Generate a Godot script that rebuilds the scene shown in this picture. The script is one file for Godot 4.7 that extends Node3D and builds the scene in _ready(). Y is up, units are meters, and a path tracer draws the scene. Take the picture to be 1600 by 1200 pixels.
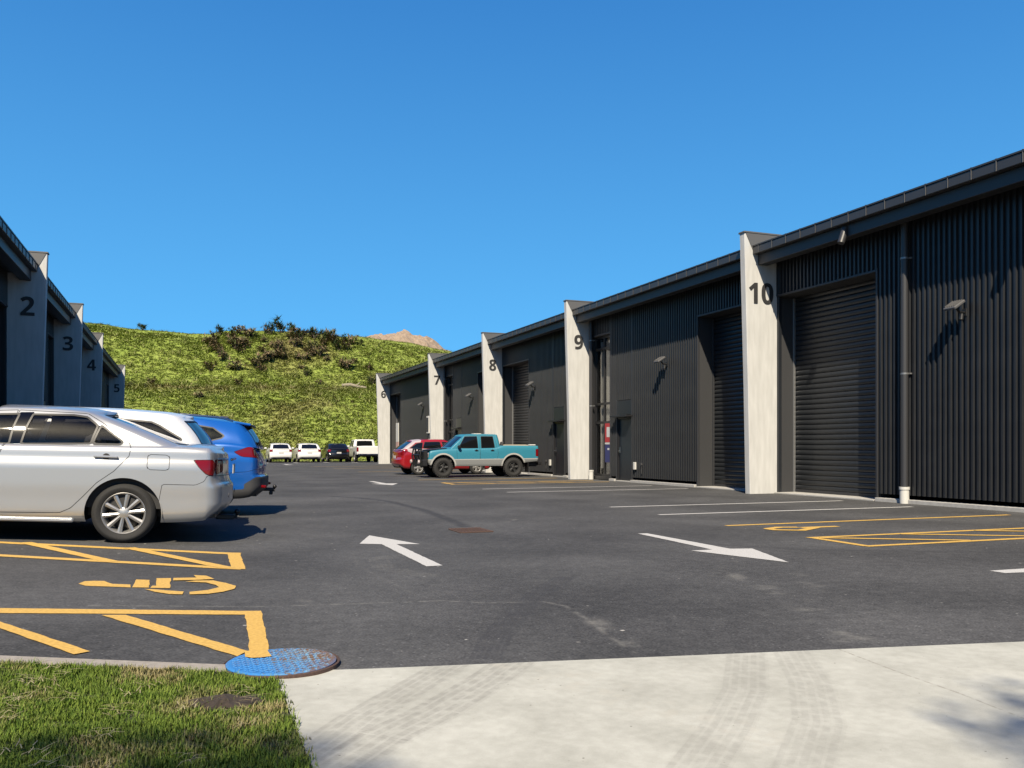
extends Node3D
# A yard between two rows of dark clad warehouse units, cars parked on both sides, a grassy hill behind.
# x runs across the yard to the right, -z runs along the yard away from the camera.

var M := {}
var used := {}
var rng := RandomNumberGenerator.new()

# ------------------------------------------------------------------ mesh helper
class MB:
	var v := PackedVector3Array()
	var n := PackedVector3Array()
	var uv := PackedVector2Array()
	var c := PackedColorArray()
	var col := Color.WHITE
	var has_c := false
	func tri(a: Vector3, b: Vector3, d: Vector3, na: Vector3, nb: Vector3, nd: Vector3) -> void:
		var f := (b - a).cross(d - a)
		if f.length_squared() < 1e-16:
			return
		if f.dot(na + nb + nd) > 0.0:   # clockwise fronts
			v.append(a); v.append(d); v.append(b)
			n.append(na); n.append(nd); n.append(nb)
		else:
			v.append(a); v.append(b); v.append(d)
			n.append(na); n.append(nb); n.append(nd)
		if has_c:
			c.append(col); c.append(col); c.append(col)
	func flat(a: Vector3, b: Vector3, d: Vector3, away: Vector3) -> void:
		var f := (b - a).cross(d - a).normalized()
		if f.dot(away) < 0.0:
			f = -f
		tri(a, b, d, f, f, f)
	func quad(a: Vector3, b: Vector3, d: Vector3, e: Vector3, away: Vector3) -> void:
		flat(a, b, d, away)
		flat(a, d, e, away)
	func box(lo: Vector3, hi: Vector3) -> void:
		bbox((lo + hi) * 0.5, (hi - lo).abs(), 0.0)
	# box with chamfered edges
	func bbox(ctr: Vector3, size: Vector3, bev := 0.0, bs := Basis()) -> void:
		var h := size * 0.5
		var e := minf(bev, minf(h.x, minf(h.y, h.z)) * 0.9)
		for ax in 3:
			for sg in [-1.0, 1.0]:
				var nn := Vector3(); nn[ax] = sg
				var i1 := (ax + 1) % 3
				var i2 := (ax + 2) % 3
				var q := []
				for k in [[-1, -1], [1, -1], [1, 1], [-1, 1]]:
					var p := Vector3()
					p[ax] = sg * h[ax]
					p[i1] = k[0] * (h[i1] - e)
					p[i2] = k[1] * (h[i2] - e)
					q.append(ctr + bs * p)
				quad(q[0], q[1], q[2], q[3], bs * nn)
		if e <= 0.0:
			return
		for ax in 3:
			var i1 := (ax + 1) % 3
			var i2 := (ax + 2) % 3
			for s1 in [-1.0, 1.0]:
				for s2 in [-1.0, 1.0]:
					var a := Vector3(); var b := Vector3()
					a[i1] = s1 * h[i1]; a[i2] = s2 * (h[i2] - e)
					b[i1] = s1 * (h[i1] - e); b[i2] = s2 * h[i2]
					var a2 := a; var b2 := b
					a[ax] = -(h[ax] - e); b[ax] = a[ax]
					a2[ax] = h[ax] - e; b2[ax] = a2[ax]
					var o := Vector3(); o[i1] = s1; o[i2] = s2
					quad(ctr + bs * a, ctr + bs * b, ctr + bs * b2, ctr + bs * a2, bs * o)
		for sx in [-1.0, 1.0]:
			for sy in [-1.0, 1.0]:
				for sz in [-1.0, 1.0]:
					var s := Vector3(sx, sy, sz)
					flat(ctr + bs * (s * Vector3(h.x, h.y - e, h.z - e)), ctr + bs * (s * Vector3(h.x - e, h.y, h.z - e)), ctr + bs * (s * Vector3(h.x - e, h.y - e, h.z)), bs * s)
	func tube(path: Array, r, seg := 10, caps := true) -> void:
		var rings := []
		var nor := []
		for i in path.size():
			var d: Vector3 = path[mini(i + 1, path.size() - 1)] - path[maxi(i - 1, 0)]
			d = d.normalized()
			var u := d.cross(Vector3.UP if absf(d.y) < 0.9 else Vector3.RIGHT).normalized()
			var w := u.cross(d)
			var rr: float = r[i] if r is Array else r
			var ring := []; var nn := []
			for k in seg:
				var a := TAU * k / seg
				var o := u * cos(a) + w * sin(a)
				ring.append(path[i] + o * rr); nn.append(o)
			rings.append(ring); nor.append(nn)
		for i in path.size() - 1:
			for k in seg:
				var k2 := (k + 1) % seg
				tri(rings[i][k], rings[i + 1][k], rings[i + 1][k2], nor[i][k], nor[i + 1][k], nor[i + 1][k2])
				tri(rings[i][k], rings[i + 1][k2], rings[i][k2], nor[i][k], nor[i + 1][k2], nor[i][k2])
		if caps:
			var last := path.size() - 1
			for k in seg:
				flat(path[0], rings[0][k], rings[0][(k + 1) % seg], path[0] - path[1])
				flat(path[last], rings[last][k], rings[last][(k + 1) % seg], path[last] - path[last - 1])
	# profile: Vector2(radius, along axis); hard: indices whose normals are not smoothed
	func lathe(profile: Array, at: Vector3, bs := Basis(), seg := 32, smooth := true) -> void:
		for i in profile.size() - 1:
			var p: Vector2 = profile[i]; var q: Vector2 = profile[i + 1]
			var t := (q - p).normalized()
			var n0 := Vector2(t.y, -t.x); var n1 := n0
			if smooth:
				if i > 0:
					var tt: Vector2 = (p - profile[i - 1]).normalized()
					if tt.dot(t) > 0.5: n0 = (n0 + Vector2(tt.y, -tt.x)).normalized()
				if i < profile.size() - 2:
					var tt: Vector2 = (profile[i + 2] - q).normalized()
					if tt.dot(t) > 0.5: n1 = (n1 + Vector2(tt.y, -tt.x)).normalized()
			for k in seg:
				var a := TAU * k / seg; var b := TAU * (k + 1) / seg
				var ca := Vector3(cos(a), 0, sin(a)); var cb := Vector3(cos(b), 0, sin(b))
				var A := at + bs * (ca * p.x + Vector3(0, p.y, 0)); var B := at + bs * (cb * p.x + Vector3(0, p.y, 0))
				var C := at + bs * (cb * q.x + Vector3(0, q.y, 0)); var D := at + bs * (ca * q.x + Vector3(0, q.y, 0))
				var na := bs * (ca * n0.x + Vector3(0, n0.y, 0)); var nb := bs * (cb * n0.x + Vector3(0, n0.y, 0))
				var nc := bs * (cb * n1.x + Vector3(0, n1.y, 0)); var nd := bs * (ca * n1.x + Vector3(0, n1.y, 0))
				tri(A, B, C, na, nb, nc)
				tri(A, C, D, na, nc, nd)
	# convex or simple polygon in the xy plane of xf, extruded along its z from 0 to depth, edges chamfered on both faces
	func prism(poly: PackedVector2Array, xf: Transform3D, depth: float, bev := 0.0) -> void:
		var p := poly.duplicate()
		if Geometry2D.is_polygon_clockwise(p):
			p.reverse()
		var inn := p.duplicate()
		var m := p.size()
		if bev > 0.0:
			for i in m:
				var d0 := (p[i] - p[(i + m - 1) % m]).normalized()
				var d1 := (p[(i + 1) % m] - p[i]).normalized()
				var nn := Vector2(-d0.y, d0.x) + Vector2(-d1.y, d1.x)
				inn[i] = p[i] + nn * (bev / maxf(0.3, 0.5 * nn.length_squared()))
		var idx := Geometry2D.triangulate_polygon(inn)
		var up := xf.basis.z.normalized()
		for i in range(0, idx.size(), 3):
			flat(xf * v3(inn[idx[i]], 0.0), xf * v3(inn[idx[i + 1]], 0.0), xf * v3(inn[idx[i + 2]], 0.0), -up)
			flat(xf * v3(inn[idx[i]], depth), xf * v3(inn[idx[i + 1]], depth), xf * v3(inn[idx[i + 2]], depth), up)
		for i in m:
			var j := (i + 1) % m
			var d := (p[j] - p[i]).normalized()
			var o := xf.basis * Vector3(d.y, -d.x, 0)
			quad(xf * v3(p[i], bev), xf * v3(p[j], bev), xf * v3(p[j], depth - bev), xf * v3(p[i], depth - bev), o)
			if bev > 0.0:
				quad(xf * v3(p[i], bev), xf * v3(p[j], bev), xf * v3(inn[j], 0.0), xf * v3(inn[i], 0.0), o - up)
				quad(xf * v3(p[i], depth - bev), xf * v3(p[j], depth - bev), xf * v3(inn[j], depth), xf * v3(inn[i], depth), o + up)
	func v3(p: Vector2, z: float) -> Vector3:
		return Vector3(p.x, p.y, z)
	func mesh(off := Vector3.ZERO) -> ArrayMesh:
		var a := []
		a.resize(Mesh.ARRAY_MAX)
		if off != Vector3.ZERO:
			for i in v.size():
				v[i] += off
		a[Mesh.ARRAY_VERTEX] = v
		a[Mesh.ARRAY_NORMAL] = n
		if uv.size() == v.size() and uv.size() > 0: a[Mesh.ARRAY_TEX_UV] = uv
		if has_c: a[Mesh.ARRAY_COLOR] = c
		var m := ArrayMesh.new()
		m.add_surface_from_arrays(Mesh.PRIMITIVE_TRIANGLES, a)
		return m

func numbered(called: String) -> String:
	var k: int = used.get(called, 0)
	used[called] = k + 1
	return called if k == 0 else "%s_%03d" % [called, k]

func thing(called: String, label: String, category: String, at := Vector3.ZERO, group := "") -> Node3D:
	var o := Node3D.new()
	o.name = numbered(called)
	add_child(o)
	o.position = at
	o.set_meta("label", label); o.set_meta("category", category)
	if group: o.set_meta("group", group)
	return o

# a part: its geometry is given in world axes round the thing's own place
func part(called: String, mb: MB, mat: Material, parent: Node3D, world := true) -> MeshInstance3D:
	var o := MeshInstance3D.new()
	o.name = called
	var off := Vector3.ZERO
	if world:
		var q := parent
		while q != self:
			off -= q.position
			q = q.get_parent()
	o.mesh = mb.mesh(off)
	o.material_override = mat
	parent.add_child(o, true)
	return o

func tag(o: Node, label: String, category: String, group := "") -> void:
	o.set_meta("label", label); o.set_meta("category", category)
	if group: o.set_meta("group", group)

func copy_mesh(called: String, m: Mesh, mat: Material, parent: Node3D, at: Vector3) -> MeshInstance3D:
	var o := MeshInstance3D.new()
	o.name = called; o.mesh = m; o.material_override = mat
	parent.add_child(o, true)
	o.position = at
	return o

# ------------------------------------------------------------------ materials
func lin(r: float, g: float, b: float, a := 1.0) -> Color:
	var k := Color(r, g, b, 1).linear_to_srgb()
	k.a = a
	return k

func real(r: float, g: float, b: float) -> Color:      # base colours as measured, in linear values
	return lin(r * 0.625, g * 0.625, b * 0.625)

func mat(called: String, c: Color, rough := 0.6, metal := 0.0, spec := 0.5) -> StandardMaterial3D:
	var m := StandardMaterial3D.new()
	m.resource_name = called
	m.albedo_color = c; m.roughness = rough; m.metallic = metal; m.metallic_specular = spec
	M[called] = m
	return m

func noise_tex(sd: int, freq: float, lo: Color, hi: Color, size := 512, octaves := 4, mid := 0.5) -> NoiseTexture2D:
	var t := NoiseTexture2D.new()
	var f := FastNoiseLite.new()
	f.seed = sd; f.frequency = freq; f.fractal_octaves = octaves
	f.noise_type = FastNoiseLite.TYPE_SIMPLEX_SMOOTH
	t.width = size; t.height = size; t.seamless = true; t.noise = f
	var g := Gradient.new()
	g.set_color(0, lo); g.set_color(1, hi)
	g.add_point(mid, lo.lerp(hi, 0.5))
	t.color_ramp = g
	return t

# world-mapped colour variation; scale: repeats per metre
func mottle(m: StandardMaterial3D, sd: int, freq: float, lo: Color, hi: Color, scale: float, octaves := 4) -> void:
	m.albedo_texture = noise_tex(sd, freq, lo, hi, 512, octaves)
	m.albedo_color = Color.WHITE
	m.uv1_triplanar = true; m.uv1_world_triplanar = true
	m.uv1_scale = Vector3.ONE * scale

func relief(m: StandardMaterial3D, sd: int, freq: float, cm: float) -> void:
	m.heightmap_enabled = true
	m.heightmap_scale = cm
	m.heightmap_texture = noise_tex(sd, freq, Color.BLACK, Color.WHITE, 512, 3)

func make_materials() -> void:
	var m := mat("concrete_precast", Color.WHITE, 0.85)
	mottle(m, 3, 0.012, real(.55, .55, .535), real(.69, .69, .675), 0.45, 5)
	m.uv1_scale = Vector3(0.9, 0.16, 0.9)
	m = mat("cladding", Color.WHITE, 0.42)
	mottle(m, 5, 0.01, real(.017, .0185, .022), real(.028, .030, .034), 0.3, 4)
	mat("roof_metal", real(.045, .045, .048), 0.42)
	mat("flashing", real(.036, .037, .041), 0.5)
	mat("parapet_metal", real(.12, .118, .115), 0.55)
	mat("rib_metal", real(.07, .07, .073), 0.45)
	m = mat("door_slat", Color.WHITE, 0.4)
	mottle(m, 15, 0.02, real(.016, .0185, .022), real(.025, .028, .032), 0.6, 4)
	mat("reveal_paint", real(.038, .039, .042), 0.7)
	mat("track_metal", real(.35, .35, .35), 0.4, 0.6)
	mat("digit_black", real(.03, .03, .032), 0.6)
	mat("pipe_paint", real(.042, .042, .045), 0.45)
	mat("pvc_white", real(.68, .67, .63), 0.55)
	mat("frame_black", real(.02, .02, .022), 0.4)
	mat("door_paint", real(.02, .023, .028), 0.35)
	mat("steel_bright", real(.5, .5, .5), 0.3, 1.0)
	mat("lamp_body", real(.11, .11, .115), 0.5)
	mat("lamp_glass", real(.3, .34, .36), 0.15)
	mat("blind_fabric", real(.68, .68, .64), 0.9)
	mat("inner_wall", real(.3, .3, .3), 0.9)
	mat("board_pink", real(.55, .36, .32), 0.7)
	mat("poster_red", real(.5, .03, .04), 0.5)
	mat("poster_blue", real(.02, .03, .16), 0.5)
	mat("poster_white", real(.7, .7, .7), 0.5)
	m = mat("pane", Color(0.02, 0.025, 0.03, 0.25), 0.03, 0.0, 0.5)
	m.transparency = BaseMaterial3D.TRANSPARENCY_ALPHA
	m = mat("plinth_concrete", Color.WHITE, 0.9)
	mottle(m, 23, 0.02, real(.42, .41, .39), real(.55, .54, .51), 0.7, 4)
	m = mat("kerb_concrete", Color.WHITE, 0.9)
	mottle(m, 24, 0.03, real(.30, .27, .23), real(.46, .42, .37), 1.2, 5)
	m = mat("paint_white", Color.WHITE, 0.75)
	mottle(m, 31, 0.06, real(.46, .455, .44), real(.76, .75, .72), 1.5, 5)
	m = mat("paint_yellow", Color.WHITE, 0.72)
	mottle(m, 32, 0.05, real(.58, .35, .07), real(.90, .57, .13), 1.3, 5)
	# vehicles
	mat("paint_silver", real(.58, .59, .60), 0.34, 0.55)
	mat("paint_snow", real(.85, .85, .84), 0.3)
	mat("paint_blue", real(.012, .135, .54), 0.26, 0.25)
	mat("paint_red", real(.34, .012, .018), 0.25)
	mat("paint_black", real(.008, .008, .009), 0.2)
	mat("paint_teal", real(.036, .235, .335), 0.38)
	for k in ["paint_silver", "paint_snow", "paint_blue", "paint_red", "paint_black", "paint_teal"]:
		M[k].clearcoat_enabled = true; M[k].clearcoat = 0.8; M[k].clearcoat_roughness = 0.06
	M.paint_teal.clearcoat = 0.3; M.paint_teal.clearcoat_roughness = 0.25
	mat("paint_pale", real(.48, .42, .44), 0.4)  # pale tone for the red wagon rear pillar and quarter
	mat("paint_lower_grey", real(.23, .24, .24), 0.55)
	mat("flare_pale", real(.45, .45, .43), 0.6)
	mat("plastic_black", real(.009, .009, .010), 0.5)
	mat("gloss_black", real(.006, .006, .007), 0.06)
	mat("plastic_grey", real(.05, .05, .052), 0.65)
	m = mat("rubber", Color.WHITE, 0.85)
	mottle(m, 41, 0.03, real(.014, .014, .014), real(.026, .025, .024), 3.0, 4)
	mat("rim_alloy", real(.55, .54, .52), 0.35, 0.7)
	mat("rim_dark", real(.03, .03, .03), 0.5, 0.3)
	mat("chrome", real(.6, .6, .6), 0.12, 1.0)
	mat("seam_dark", real(.02, .02, .02), 0.8)
	mat("lamp_red", real(.20, .006, .010), 0.08)
	mat("lamp_clear", real(.5, .42, .42), 0.1)
	mat("lamp_amber", real(.5, .18, .02), 0.15)
	mat("plate_white", real(.6, .6, .58), 0.5)
	mat("cabin_trim", real(.035, .035, .036), 0.9)
	mat("cabin_seat", real(.06, .06, .062), 0.95)
	m = mat("car_glass", Color(0.012, 0.016, 0.018, 0.42), 0.02)
	m.transparency = BaseMaterial3D.TRANSPARENCY_ALPHA
	m = mat("car_glass_tint", Color(0.008, 0.010, 0.012, 0.78), 0.02)
	m.transparency = BaseMaterial3D.TRANSPARENCY_ALPHA
	mat("car_glass_dark", real(.008, .009, .010), 0.04)
	mat("cargo_timber", real(.42, .36, .26), 0.9)
	# iron, timber, leaves
	m = mat("iron_blue", Color.WHITE, 0.6)
	m = mat("iron_rust", Color.WHITE, 0.9)
	mottle(m, 51, 0.05, real(.05, .032, .026), real(.15, .075, .05), 2.5, 5)
	m = mat("bark", Color.WHITE, 0.95)
	mottle(m, 52, 0.05, real(.06, .045, .03), real(.17, .13, .10), 1.5, 5)
	for k in [["leaf_blade", 0.7], ["hill_blade", 0.8], ["leaf_crown", 0.6], ["scrub_leaf", 0.8]]:
		m = mat(k[0], Color.WHITE, k[1], 0.0, 0.3)
		m.vertex_color_use_as_albedo = true
		m.backlight_enabled = true
		m.backlight = Color(0.35, 0.4, 0.12) if k[0] != "scrub_leaf" else Color(0.2, 0.2, 0.1)

# ------------------------------------------------------------------ ground shape
func gh(x: float) -> float:      # the left side of the yard climbs gently
	var d := 0.9 - x
	if d < 0.0: return 0.0
	if d < 0.6: return d * d / 1.2 * 0.05
	return 0.05 * (d - 0.3)

func front_z(x: float) -> float:   # where the asphalt ends towards the street (distance away)
	if x < 0.73: return 4.35 + (0.73 - x) * 0.355
	return 4.35 - (x - 0.73) * 0.205

func _ready() -> void:
	rng.seed = 7
	# --- camera
	var cam := Camera3D.new()
	cam.name = "camera"
	cam.position = Vector3(0, 1.12, 0)
	cam.rotation = Vector3(0, -atan(515.0 / 1342.0), 0)
	cam.projection = Camera3D.PROJECTION_FRUSTUM
	cam.near = 0.05; cam.far = 2000.0
	cam.size = 0.05 * 1200.0 / 1342.0
	cam.frustum_offset = Vector2(0, 0.05 * 100.0 / 1342.0)
	add_child(cam)
	cam.current = true
	# --- sky and sun
	var we := WorldEnvironment.new()
	we.name = "environment"
	var env := Environment.new()
	env.background_mode = Environment.BG_SKY
	var sky := Sky.new()
	var ps := ProceduralSkyMaterial.new()
	ps.sky_top_color = lin(.001, .047, .225)
	ps.sky_horizon_color = lin(.083, .325, .60)
	ps.sky_curve = 0.30
	ps.ground_horizon_color = Color(0.42, 0.46, 0.46)
	ps.ground_bottom_color = Color(0.25, 0.26, 0.25)
	ps.sun_angle_max = 45.0
	ps.sun_curve = 0.22
	sky.sky_material = ps
	env.sky = sky
	env.tonemap_mode = Environment.TONE_MAPPER_LINEAR
	env.tonemap_exposure = 1.9
	env.sdfgi_enabled = true; env.ssao_enabled = true; env.ssil_enabled = true
	we.environment = env
	add_child(we)
	var sun := DirectionalLight3D.new()
	sun.name = "sun"
	sun.light_energy = 1.6
	sun.light_color = Color(1.0, 0.945, 0.85)
	sun.light_angular_distance = 0.5
	sun.shadow_enabled = true
	add_child(sun)
	sun.look_at_from_position(Vector3.ZERO, Vector3(0.55, -1.21, -1.08))
	# --- the place
	make_materials()
	make_ground()
	make_hill()
	make_buildings()
	make_markings()
	make_yard_things()
	make_cars()
	make_plants()

# ------------------------------------------------------------------ ground
const TILE := 17.0
const TX0 := -3.2
const TZ0 := 3.2

func seamless(sd: int, freq: float, size: int, octaves: int) -> PackedByteArray:
	var f := FastNoiseLite.new()
	f.seed = sd; f.frequency = freq; f.fractal_octaves = octaves
	f.noise_type = FastNoiseLite.TYPE_SIMPLEX_SMOOTH
	return f.get_seamless_image(size, size).get_data()

# paint along a polyline (world x, distance away) into an image that covers x0.., z0.. with px pixels per metre
func stroke(im: Image, x0: float, z0: float, px: float, pts: Array, width: float, col: Color, strength: float, mode := "soft", sd := 1) -> void:
	var f := FastNoiseLite.new()
	f.seed = sd; f.frequency = 0.05; f.fractal_octaves = 4
	var r := width * 0.5
	var cum := 0.0
	for i in pts.size() - 1:
		var a := Vector2(pts[i][0], pts[i][1]); var b := Vector2(pts[i + 1][0], pts[i + 1][1])
		var L := (b - a).length()
		var d := (b - a) / L
		var lo := Vector2(minf(a.x, b.x) - r, minf(a.y, b.y) - r); var hi := Vector2(maxf(a.x, b.x) + r, maxf(a.y, b.y) + r)
		for iy in range(maxi(0, int((lo.y - z0) * px)), mini(im.get_height() - 1, int((hi.y - z0) * px)) + 1):
			for ix in range(maxi(0, int((lo.x - x0) * px)), mini(im.get_width() - 1, int((hi.x - x0) * px)) + 1):
				var p := Vector2(x0 + ix / px, z0 + iy / px) - a
				var t := p.dot(d)
				if t < 0.0 or t >= L: continue
				var s := p.dot(Vector2(-d.y, d.x)) / r      # -1..1 across
				if absf(s) > 1.0: continue
				var k := 0.0
				if mode == "tread":
					var e := absf(s)
					var rib := 1.0 if fposmod(s * 2.6 + 0.2, 1.0) < 0.68 else 0.4
					var lug := 1.0 if fposmod((cum + t) / 0.022 + e * 1.6, 1.0) < 0.6 else 0.82
					k = rib * lug * (1.0 if e < 0.93 else 0.4)
					k *= clampf(0.62 + 0.9 * f.get_noise_2d(ix * 0.6, iy * 0.6), 0.15, 1.0)
				elif mode == "crack":
					k = clampf(1.0 - absf(s), 0.0, 1.0) * clampf(0.55 + 1.3 * f.get_noise_2d(ix * 1.2, iy * 1.2), 0.0, 1.0)
				elif mode == "dust":
					k = clampf(f.get_noise_2d(ix * 0.35, iy * 0.35) * 2.2 - 0.15 + 0.35 * f.get_noise_2d(ix * 3.0, iy * 3.0), 0.0, 1.0) * clampf(1.4 * (1.0 - absf(s)), 0.0, 1.0)
				else:
					k = clampf(1.6 * (1.0 - absf(s)), 0.0, 1.0) * clampf(0.75 + 0.6 * f.get_noise_2d(ix * 0.8, iy * 0.8), 0.0, 1.0)
				if k > 0.0:
					im.set_pixel(ix, iy, im.get_pixel(ix, iy).lerp(col, k * strength))
		cum += L

func asphalt_images() -> Array:
	var N := 2048
	var big := seamless(61, 0.006, 1024, 4)
	var mid := seamless(62, 0.05, 1024, 3)
	var g := RandomNumberGenerator.new(); g.seed = 5
	var bytes := PackedByteArray(); bytes.resize(N * N * 3)
	var bump := PackedByteArray(); bump.resize(N * N)
	var at := 0
	for y in N:
		var yy := (y >> 1) * 1024
		var ym := (y & 1023) * 1024
		for x in N:
			var r := g.randi() & 0xFFFF
			var grain := (r & 255) - 128
			var k := 62.0 + (big[yy + (x >> 1)] - 128) * 0.10 + (mid[ym + (x & 1023)] - 128) * 0.05 + grain * 0.105
			if r > 65300: k += 46.0
			elif r < 500: k -= 20.0
			var b := int(clampf(k, 20, 230))
			bytes[at] = b; bytes[at + 1] = b; bytes[at + 2] = b + 0
			bump[y * N + x] = 128 + (grain >> 1)
			at += 3
	return [Image.create_from_data(N, N, false, Image.FORMAT_RGB8, bytes), Image.create_from_data(N, N, false, Image.FORMAT_L8, bump)]

func surf(m: ArrayMesh, pts: PackedVector3Array, nor: PackedVector3Array, uv: PackedVector2Array, material: Material) -> void:
	var a := []
	a.resize(Mesh.ARRAY_MAX)
	a[Mesh.ARRAY_VERTEX] = pts; a[Mesh.ARRAY_NORMAL] = nor; a[Mesh.ARRAY_TEX_UV] = uv
	m.add_surface_from_arrays(Mesh.PRIMITIVE_TRIANGLES, a)
	m.surface_set_material(m.get_surface_count() - 1, material)

# sheet whose front edge follows zf(x); rows run away from the street
func sheet(m: ArrayMesh, xs: Array, za: Callable, zb: Callable, rows: int, yo: float, uvf: Callable, material: Material) -> void:
	var p := PackedVector3Array(); var n := PackedVector3Array(); var uv := PackedVector2Array()
	for i in xs.size() - 1:
		for j in rows:
			var q := []
			for k in [[i, j], [i + 1, j], [i + 1, j + 1], [i, j + 1]]:
				var x: float = xs[k[0]]
				var z := lerpf(za.call(x), zb.call(x), float(k[1]) / rows)
				q.append(Vector3(x, gh(x) + yo, -z))
			for k in [0, 2, 1, 0, 3, 2] if (q[1] - q[0]).cross(q[2] - q[0]).y > 0.0 else [0, 1, 2, 0, 2, 3]:
				p.append(q[k])
				var x: float = q[k].x
				n.append(Vector3(-(gh(x + 0.02) - gh(x - 0.02)) / 0.04, 1, 0).normalized())
				uv.append(uvf.call(x, -q[k].z))
	surf(m, p, n, uv, material)

func structure(called: String, m: Mesh, material: Material = null) -> MeshInstance3D:
	var o := MeshInstance3D.new()
	o.name = called; o.mesh = m
	if material: o.material_override = material
	o.set_meta("kind", "structure")
	add_child(o, true)
	return o

func make_ground() -> void:
	# far ground, one sheet to the horizon
	var gm := mat("ground_soil", Color.WHITE, 0.95)
	mottle(gm, 71, 0.02, real(.05, .06, .025), real(.11, .12, .05), 0.05, 5)
	var mb := MB.new()
	mb.quad(Vector3(-700, -0.12, 700), Vector3(700, -0.12, 700), Vector3(700, -0.12, -900), Vector3(-700, -0.12, -900), Vector3.UP)
	structure("ground", mb.mesh(), gm)
	# asphalt
	var ims := asphalt_images()
	var base: Image = ims[0]
	var bump := ImageTexture.create_from_image(ims[1])
	var marked: Image = base.duplicate()
	var px := 2048.0 / TILE
	var pale := Color8(120, 118, 112)
	# worn joint in the seal, tyre scuffs, dried mud
	stroke(marked, TX0, TZ0, px, [[-.6, 6.42], [.65, 6.25], [.92, 6.22], [1.36, 6.13], [1.77, 6.06], [2.04, 5.86], [2.46, 5.76], [2.53, 5.52], [2.46, 5.02], [2.35, 4.46], [2.30, 4.13]], 0.07, pale, 0.5, "crack", 3)
	stroke(marked, TX0, TZ0, px, [[2.50, 5.45], [2.50, 5.05], [2.40, 4.46], [2.34, 4.05]], 0.22, pale, 0.42, "dust", 4)
	stroke(marked, TX0, TZ0, px, [[1.77, 6.06], [1.65, 6.52], [1.55, 8.11], [1.7, 9.2]], 0.06, pale, 0.16, "crack", 5)
	stroke(marked, TX0, TZ0, px, [[3.2, 20.1], [3.69, 19.23], [4.05, 17.83], [4.06, 15.05], [3.86, 12.52], [3.75, 11.6]], 0.26, Color8(38, 38, 40), 0.75, "soft", 6)
	stroke(marked, TX0, TZ0, px, [[3.9, 11.2], [4.4, 11.9], [4.9, 12.6]], 0.12, pale, 0.3, "dust", 7)
	stroke(marked, TX0, TZ0, px, [[4.62, 6.9], [4.45, 5.9], [4.25, 5.2], [3.9, 4.45], [3.62, 3.9]], 0.35, pale, 0.42, "dust", 8)
	stroke(marked, TX0, TZ0, px, [[5.05, 6.4], [4.85, 5.6], [4.55, 4.9], [4.15, 4.2], [3.95, 3.8]], 0.35, pale, 0.42, "dust", 9)
	stroke(marked, TX0, TZ0, px, [[1.5, 4.3], [1.75, 4.8], [2.1, 5.4], [2.5, 6.0], [3.1, 6.8]], 0.2, Color8(46, 46, 48), 0.55, "tread", 10)
	stroke(marked, TX0, TZ0, px, [[2.05, 7.2], [1.75, 7.9], [1.85, 8.6], [2.3, 9.0]], 0.22, pale, 0.22, "tread", 11)
	stroke(marked, TX0, TZ0, px, [[5.0, 9.4], [6.5, 7.6], [8.4, 6.6], [10.5, 6.2]], 0.22, Color8(48, 48, 49), 0.5, "soft", 12)
	stroke(marked, TX0, TZ0, px, [[8.6, 12.9], [10.8, 11.4], [12.9, 9.3]], 0.16, pale, 0.3, "dust", 13)
	stroke(marked, TX0, TZ0, px, [[6.2, 16.5], [8.2, 14.0], [10.0, 13.4]], 0.24, Color8(53, 53, 54), 0.4, "soft", 14)
	stroke(marked, TX0, TZ0, px, [[.5, 6.45], [.9, 6.4]], 0.2, pale, 0.6, "dust", 15)
	var g := RandomNumberGenerator.new(); g.seed = 12
	for k in 900:            # loose grit and oil drops
		var p := Vector2i(g.randi_range(2, 2044), g.randi_range(2, 2044))
		var c := Color8(175, 172, 165) if g.randf() < 0.4 else Color8(38, 37, 36)
		var s := g.randi_range(1, 2) if g.randf() < 0.85 else 3
		marked.fill_rect(Rect2i(p, Vector2i(s, s)), marked.get_pixelv(p).lerp(c, g.randf_range(0.4, 0.9)))
	var ma := mat("asphalt_near", Color.WHITE, 0.88, 0.0, 0.4)
	ma.albedo_texture = ImageTexture.create_from_image(marked)
	ma.heightmap_enabled = true; ma.heightmap_scale = 0.25; ma.heightmap_texture = bump
	var mf := mat("asphalt_far", Color.WHITE, 0.88, 0.0, 0.4)
	mf.albedo_texture = ImageTexture.create_from_image(base)
	mf.heightmap_enabled = true; mf.heightmap_scale = 0.25; mf.heightmap_texture = bump
	var uvf := func(x: float, z: float) -> Vector2: return Vector2((x - TX0) / TILE, (z - TZ0) / TILE)
	var xs := [-3.2]
	while xs[-1] < 1.2: xs.append(xs[-1] + 0.1)
	for x in [2.0, 3.0, 4.5, 6.0, 8.0, 10.0, 12.0, 13.8]: xs.append(x)
	var m := ArrayMesh.new()
	sheet(m, xs, front_z, func(_x): return TZ0 + TILE, 30, 0.0, uvf, ma)
	sheet(m, xs, func(_x): return TZ0 + TILE, func(_x): return 73.0, 20, 0.0, uvf, mf)
	sheet(m, [-6.5, -5.5, -4.5, -3.2], front_z, func(_x): return 73.0, 30, 0.0, uvf, mf)
	sheet(m, [13.8, 16.0, 19.0, 24.0], front_z, func(_x): return 12.0, 4, 0.0, uvf, mf)
	sheet(m, [13.8, 20.0, 30.0], func(_x): return 60.3, func(_x): return 73.0, 4, 0.0, uvf, mf)
	structure("road", m)
	# concrete crossing to the street
	var cn := 2048
	var big := seamless(81, 0.008, 1024, 5); var mid := seamless(82, 0.06, 1024, 3)
	var bytes := PackedByteArray(); bytes.resize(cn * cn * 3)
	var at := 0
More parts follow.
